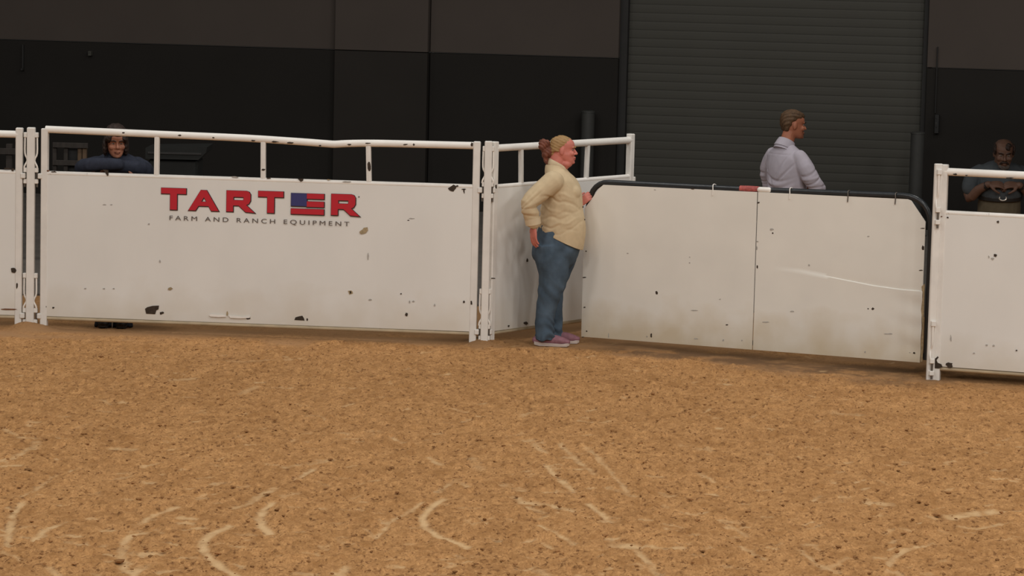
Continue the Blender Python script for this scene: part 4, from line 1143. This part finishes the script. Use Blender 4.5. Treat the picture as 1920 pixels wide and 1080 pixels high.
# ---- man in the pale blue-grey shirt, back turned -------------------------------
mp = at_y(1483, 640, 25.5); mp = Vector((at_y(1478, 300, 25.5).x, 25.5, .0))
tm = [(.93, (.0, .125, .175)), (1.02, (.0, .132, .178)), (1.10, (-.003, .138, .182)), (1.20, (-.010, .140, .190)), (1.30, (-.018, .140, .198)), (1.38, (-.025, .130, .198)), (1.45, (-.032, .105, .175)), (1.495, (-.036, .080, .115)), (1.53, (-.034, .062, .070))]
legs = [dict(pts=[(0, s_ * .095, .90), (.01, s_ * .10, .50), (-.01, s_ * .10, .06)], rad=[.10, .075, .065]) for s_ in (-1, 1)]
def man_extra(co):
    x, y, z = co[:, 0], co[:, 1], co[:, 2]
    back = np.clip((.06 - x) / .05, 0, 1) * np.clip((.235 - np.abs(y)) / .03, 0, 1)
    h = np.zeros(len(co))
    for (y0, z0, sl, cv, ln, wd, am) in ((.02, 1.22, .25, 2.2, .13, .014, -.010), (.03, 1.15, .15, 2.4, .13, .013, -.010), (.02, 1.09, .05, 2.2, .14, .012, -.009), (-.09, 1.27, -1.0, 2.0, .07, .013, -.009), (-.06, 1.33, -1.6, 1.0, .06, .013, -.008), (.10, 1.28, 1.6, 1.0, .07, .014, -.008), (.04, 1.185, .2, 2.2, .10, .013, .007), (.03, 1.12, .1, 2.3, .12, .012, .007), (.0, 1.04, .0, 1.5, .14, .012, -.008), (.0, 1.44, .0, .0, .13, .006, -.004)):
        d = (z - z0) - sl * (y - y0) - cv * (y - y0) ** 2
        h += am * np.exp(-(d / wd) ** 2) * np.exp(-((y - y0) / ln) ** 2) * back
    out = np.clip((np.abs(y) - .22) / .02, 0, 1)
    for (z0, sl, am, wd) in ((1.30, .6, -.006, .013), (1.25, .3, .005, .013), (1.21, .8, -.006, .012), (1.17, .2, -.005, .011)):
        h += am * np.exp(-(((z - z0) - sl * x) / wd) ** 2) * out
    return h
MO, T, Rm = figure('man seen from behind in a pale blue-grey shirt with folded arms', mp, math.radians(38), dict(
    torso=tm, head=dict(pos=(.028, -.004, 1.575), yaw=-26, pitch=5, sc=1.0), skin='skinman', seed=21, amp=.0045, top='oxford', bottom='darkdenim', hip=.90, waist=1.02, legs=legs, extra=man_extra,
    arms=[dict(pts=[(-.028, -.165, 1.425), (-.005, -.225, 1.33), (.03, -.262, 1.24), (.10, -.275, 1.165), (.19, -.17, 1.165), (.235, -.03, 1.18)], rad=[.062, .074, .070, .063, .056, .048], hand=((.235, -.01, 1.175), (.1, 1, .05), (-1, 0, 0), -1)),
          dict(pts=[(-.028, .165, 1.425), (-.005, .225, 1.33), (.02, .262, 1.24), (.075, .265, 1.12), (.16, .15, 1.125), (.19, .0, 1.14)], rad=[.062, .074, .069, .062, .056, .048], hand=((.19, -.02, 1.14), (.1, -1, .0), (-1, 0, 0), 1))]))
hair_cap('hair', T, MO, 'brownhair', [(.055, -.045, -.088, .060), (.085, -.028, -.102, .072), (.105, -.012, -.112, .0785), (.130, .0, -.116, .0815), (.150, .035, -.118, .0835), (.170, .078, -.118, .083), (.192, .092, -.113, .080), (.214, .074, -.094, .068), (.230, .04, -.065, .048), (.240, .0, -.03, .016)], amp=.0025)
bm = bmesh.new()
tube(bm, [(-.060, 0, 1.470), (-.042, 0, 1.510), (-.024, 0, 1.548)], [(.092, .092), (.080, .076), (.074, .069)], ref=(1, 0, 0), seg=22, sub=3, cap='flat')
tube(bm, [(-.054, 0, 1.490), (-.038, 0, 1.525), (-.024, 0, 1.552)], [(.094, .088), (.085, .079), (.076, .071)], ref=(1, 0, 0), seg=22, sub=2, cap='flat')
obj('collar', bm, M['oxford'], MO, True)
for s_ in (-1, 1): shoe('boot', -.02, s_ * .10, 0, MO, up='boot', so='boot')

# ---- person leaning on the long panel --------------------------------------------
lp = Vector((at_y(221, 300, 24.3).x, 24.27, 0))
tl = [(.90, (.02, .12, .17)), (1.0, (.02, .125, .165)), (1.10, (.025, .128, .17)), (1.20, (.035, .13, .182)), (1.28, (.045, .125, .188)), (1.335, (.05, .11, .180)), (1.375, (.052, .085, .135)), (1.40, (.054, .062, .075))]
lg = [dict(pts=[(.02, s_ * .09, .88), (.04, s_ * .085, .5), (.10, s_ * .073, .12), (.125, s_ * .072, -.005)], rad=[.098, .078, .072, .088]) for s_ in (-1, 1)]
LO, T, Rm = figure('dark-haired person in a navy sweater leaning folded arms on the lettered panel', lp, math.radians(-90), dict(
    torso=tl, head=dict(pos=(.115, .0, 1.372), yaw=16, pitch=4, sc=1.0), skin='skindim', seed=31, amp=.004, top='navy', top_name='sweater', bottom='darkdenim', bottom_name='jeans', hip=.88, waist=1.0, legs=lg,
    arms=[dict(pts=[(.045, -.165, 1.315), (.10, -.225, 1.285), (.16, -.255, 1.26), (.24, -.235, 1.305), (.285, -.10, 1.322), (.27, .05, 1.325)], rad=[.058, .068, .064, .058, .052, .047], hand=((.24, .10, 1.30), (-.35, 1, -.25), (-.6, 0, -1), -1)),
          dict(pts=[(.045, .165, 1.315), (.10, .225, 1.285), (.16, .255, 1.26), (.235, .235, 1.295), (.225, .10, 1.305), (.20, -.03, 1.30)], rad=[.058, .068, .064, .058, .052, .045], hand=((.19, -.05, 1.295), (-.1, -1, -.1), (-.5, 0, -1), 1))]))
hair_cap('hair', T, LO, 'darkhair', [(.105, -.0, -.115, .086), (.130, .015, -.120, .0885), (.150, .050, -.121, .090), (.175, .088, -.120, .089), (.200, .090, -.115, .083), (.230, .070, -.100, .076), (.252, .04, -.07, .056), (.268, .0, -.04, .022)],
         bits=[((.0, s_ * .084, .085), (.062, .022, .080)) for s_ in (-1, 1)] + [((.05, s_ * .062, .155), (.04, .03, .035)) for s_ in (-1, 1)] + [((-.09, 0, .06), (.045, .075, .08))])
bm = bmesh.new(); ell(bm, (.215, -.125, 1.352), (.012, .014, .009), sub=2); obj('wristwatch', bm, M['silver'], LO, True)
for s_ in (-1, 1): shoe('boot', .09, s_ * .072, 0, LO, up='boot', so='boot')
bm = bmesh.new(); tube(bm, [(.205, -.002, .0), (.202, -.002, .10)], [.006, .006], seg=8, sub=1); obj('jeans_seam', bm, M['grey'], LO)

# ---- bearded man in the shade at right -------------------------------------------
bp_ = Vector((at_y(1876, 330, 25.5).x, 25.5, 0))
tb = [(1.135, (.024, .148, .186)), (1.17, (.03, .155, .19)), (1.22, (.03, .150, .195)), (1.30, (.018, .135, .205)), (1.35, (.01, .115, .20)), (1.395, (.008, .085, .15)), (1.42, (.012, .062, .075))]
lg = [dict(pts=[(.0, s_ * .10, .93), (.02, s_ * .105, .5), (.0, s_ * .105, .06)], rad=[.108, .08, .068]) for s_ in (-1, 1)]
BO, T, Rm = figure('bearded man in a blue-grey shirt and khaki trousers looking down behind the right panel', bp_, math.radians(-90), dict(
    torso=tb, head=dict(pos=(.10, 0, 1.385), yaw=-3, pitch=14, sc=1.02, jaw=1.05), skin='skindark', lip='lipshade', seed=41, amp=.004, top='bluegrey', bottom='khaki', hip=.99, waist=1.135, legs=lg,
    arms=[dict(pts=[(.0, s_ * .175, 1.335), (.01, s_ * .225, 1.29), (.03, s_ * .258, 1.23), (.05, s_ * .266, 1.19)], rad=[.060, .072, .068, .066]) for s_ in (-1, 1)]))
for s_ in (-1, 1):
    bm = bmesh.new()
    tube(bm, [(.03, s_ * .262, 1.22), (.055, s_ * .265, 1.11), (.13, s_ * .20, 1.185), (.19, s_ * .13, 1.235)], [.046, .044, .040, .030], seg=14, sub=3)
    hand_bm(bm, (.19, s_ * .128, 1.237), (.15, -s_ * 1, .02), (-.5, 0, -.6), s_, curl=.55, sc=1.05)
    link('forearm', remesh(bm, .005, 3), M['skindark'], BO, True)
    bm = bmesh.new(); tube(bm, [(.168, s_ * .155, 1.215), (.182, s_ * .138, 1.23)], [.034, .033], seg=14, sub=1, cap='flat'); obj('wristband', bm, M['belt'], BO, True)
bm = bmesh.new(); tube(bm, [(.015, 0, 1.10), (.018, 0, 1.14)], [(.152, .190), (.152, .190)], ref=(1, 0, 0), seg=26, sub=1, cap='flat'); be = obj('belt', bm, M['belt'], BO, True)
bm = bmesh.new(); tube(bm, [(.170, .03 * math.cos(t), 1.120 + .020 * math.sin(t)) for t in np.linspace(0, 6.283, 15)], [.006] * 15, ref=(1, 0, 0), seg=8, sub=1, cap='flat'); obj('buckle', bm, M['silver'], be, True)
hair_cap('hair', T, BO, 'darkhair', [(.085, -.03, -.112, .076), (.110, -.012, -.116, .0815), (.135, .01, -.118, .083), (.155, .022, -.117, .083), (.175, .012, -.114, .080), (.19, -.03, -.105, .066)], bits=[((.015, s_ * .077, .150), (.042, .014, .050)) for s_ in (-1, 1)] + [((.076, .022, .178), (.022, .024, .024)), ((.06, .030, .20), (.03, .026, .02))])
hair_cap('beard', T, BO, 'greyhair', [], bits=[((.085, 0, .008), (.024, .030, .020)), ((.075, -.030, .020), (.022, .018, .022)), ((.075, .030, .020), (.022, .018, .022)), ((.092, 0, .022), (.014, .020, .012))], sm=2)
bm = bmesh.new(); tube(bm, [T((.086, -.034, .048)), T((.102, -.016, .064)), T((.106, 0, .066)), T((.102, .016, .064)), T((.086, .034, .048))], [.007, .009, .008, .009, .007], seg=8, sub=3); obj('moustache', bm, M['darkhair'], BO, True)
for s_ in (-1, 1): shoe('boot', .0, s_ * .105, 0, BO, up='boot', so='boot')

# ------------------------------------------------------------------ dim things behind the left of the fence
Yb = 29.0
p0 = at_y(118, 290, Yb)
rk = thing('wooden_rack', 'weathered wooden frame standing in the dark behind the lettered panel', 'rack', (p0.x, Yb, 0.012), 0)
k = Yb / FPX
def bpx(px, py): p = at_y(px, py, Yb); return p.x - p0.x, p.z - .012
zt = bpx(130, 266)[1]; xa = bpx(100, 290)[0]; xb = bpx(166, 290)[0]
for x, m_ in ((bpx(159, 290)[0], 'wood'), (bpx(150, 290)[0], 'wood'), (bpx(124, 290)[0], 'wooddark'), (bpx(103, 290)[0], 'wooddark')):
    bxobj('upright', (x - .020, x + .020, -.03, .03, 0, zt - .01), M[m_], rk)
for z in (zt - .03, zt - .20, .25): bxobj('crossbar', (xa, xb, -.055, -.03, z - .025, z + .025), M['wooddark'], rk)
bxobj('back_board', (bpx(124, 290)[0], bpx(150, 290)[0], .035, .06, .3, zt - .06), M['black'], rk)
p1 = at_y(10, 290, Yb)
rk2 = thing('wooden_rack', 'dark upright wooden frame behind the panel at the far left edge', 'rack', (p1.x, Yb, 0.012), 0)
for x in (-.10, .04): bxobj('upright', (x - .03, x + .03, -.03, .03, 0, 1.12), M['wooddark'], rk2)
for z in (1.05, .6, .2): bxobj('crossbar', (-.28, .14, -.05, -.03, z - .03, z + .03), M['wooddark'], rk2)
Yt = 28.0
p2 = at_y(345, 300, Yt)
tk = thing('storage_trunk', 'black plastic trunk with a sloped lid in the dark behind the lettered panel', 'trunk', (p2.x, Yt, .012), 0)
def tpx(px, py): p = at_y(px, py, Yt); return p.x - p2.x, p.z - .012
xl, xr = tpx(300, 290)[0] - .08, tpx(388, 290)[0]
zt = tpx(340, 275)[1]; zl = tpx(340, 284)[1]
bxobj('body', (xl, xr - .06, -.25, .25, 0, zl - .06), M['trunk'], tk, .02)
bm = bmesh.new()
pr = [(xl - .02, zl - .055), (xl - .02, zt), (xr + .03, zt + .02), (xr + .02, zt - .03), (xr - .05, zl - .055)]
a = [bm.verts.new((x, -.29, z)) for x, z in pr]; c = [bm.verts.new((x, .27, z)) for x, z in pr]
bm.faces.new(a); bm.faces.new(c[::-1])
for i in range(5): bm.faces.new((a[i], c[i], c[(i + 1) % 5], a[(i + 1) % 5]))
obj('lid', bm, M['trunk'], tk)
bxobj('lid_ridge', (xl, xr - .02, -.30, -.285, zl - .01, zl + .01), M['jamb'], tk)
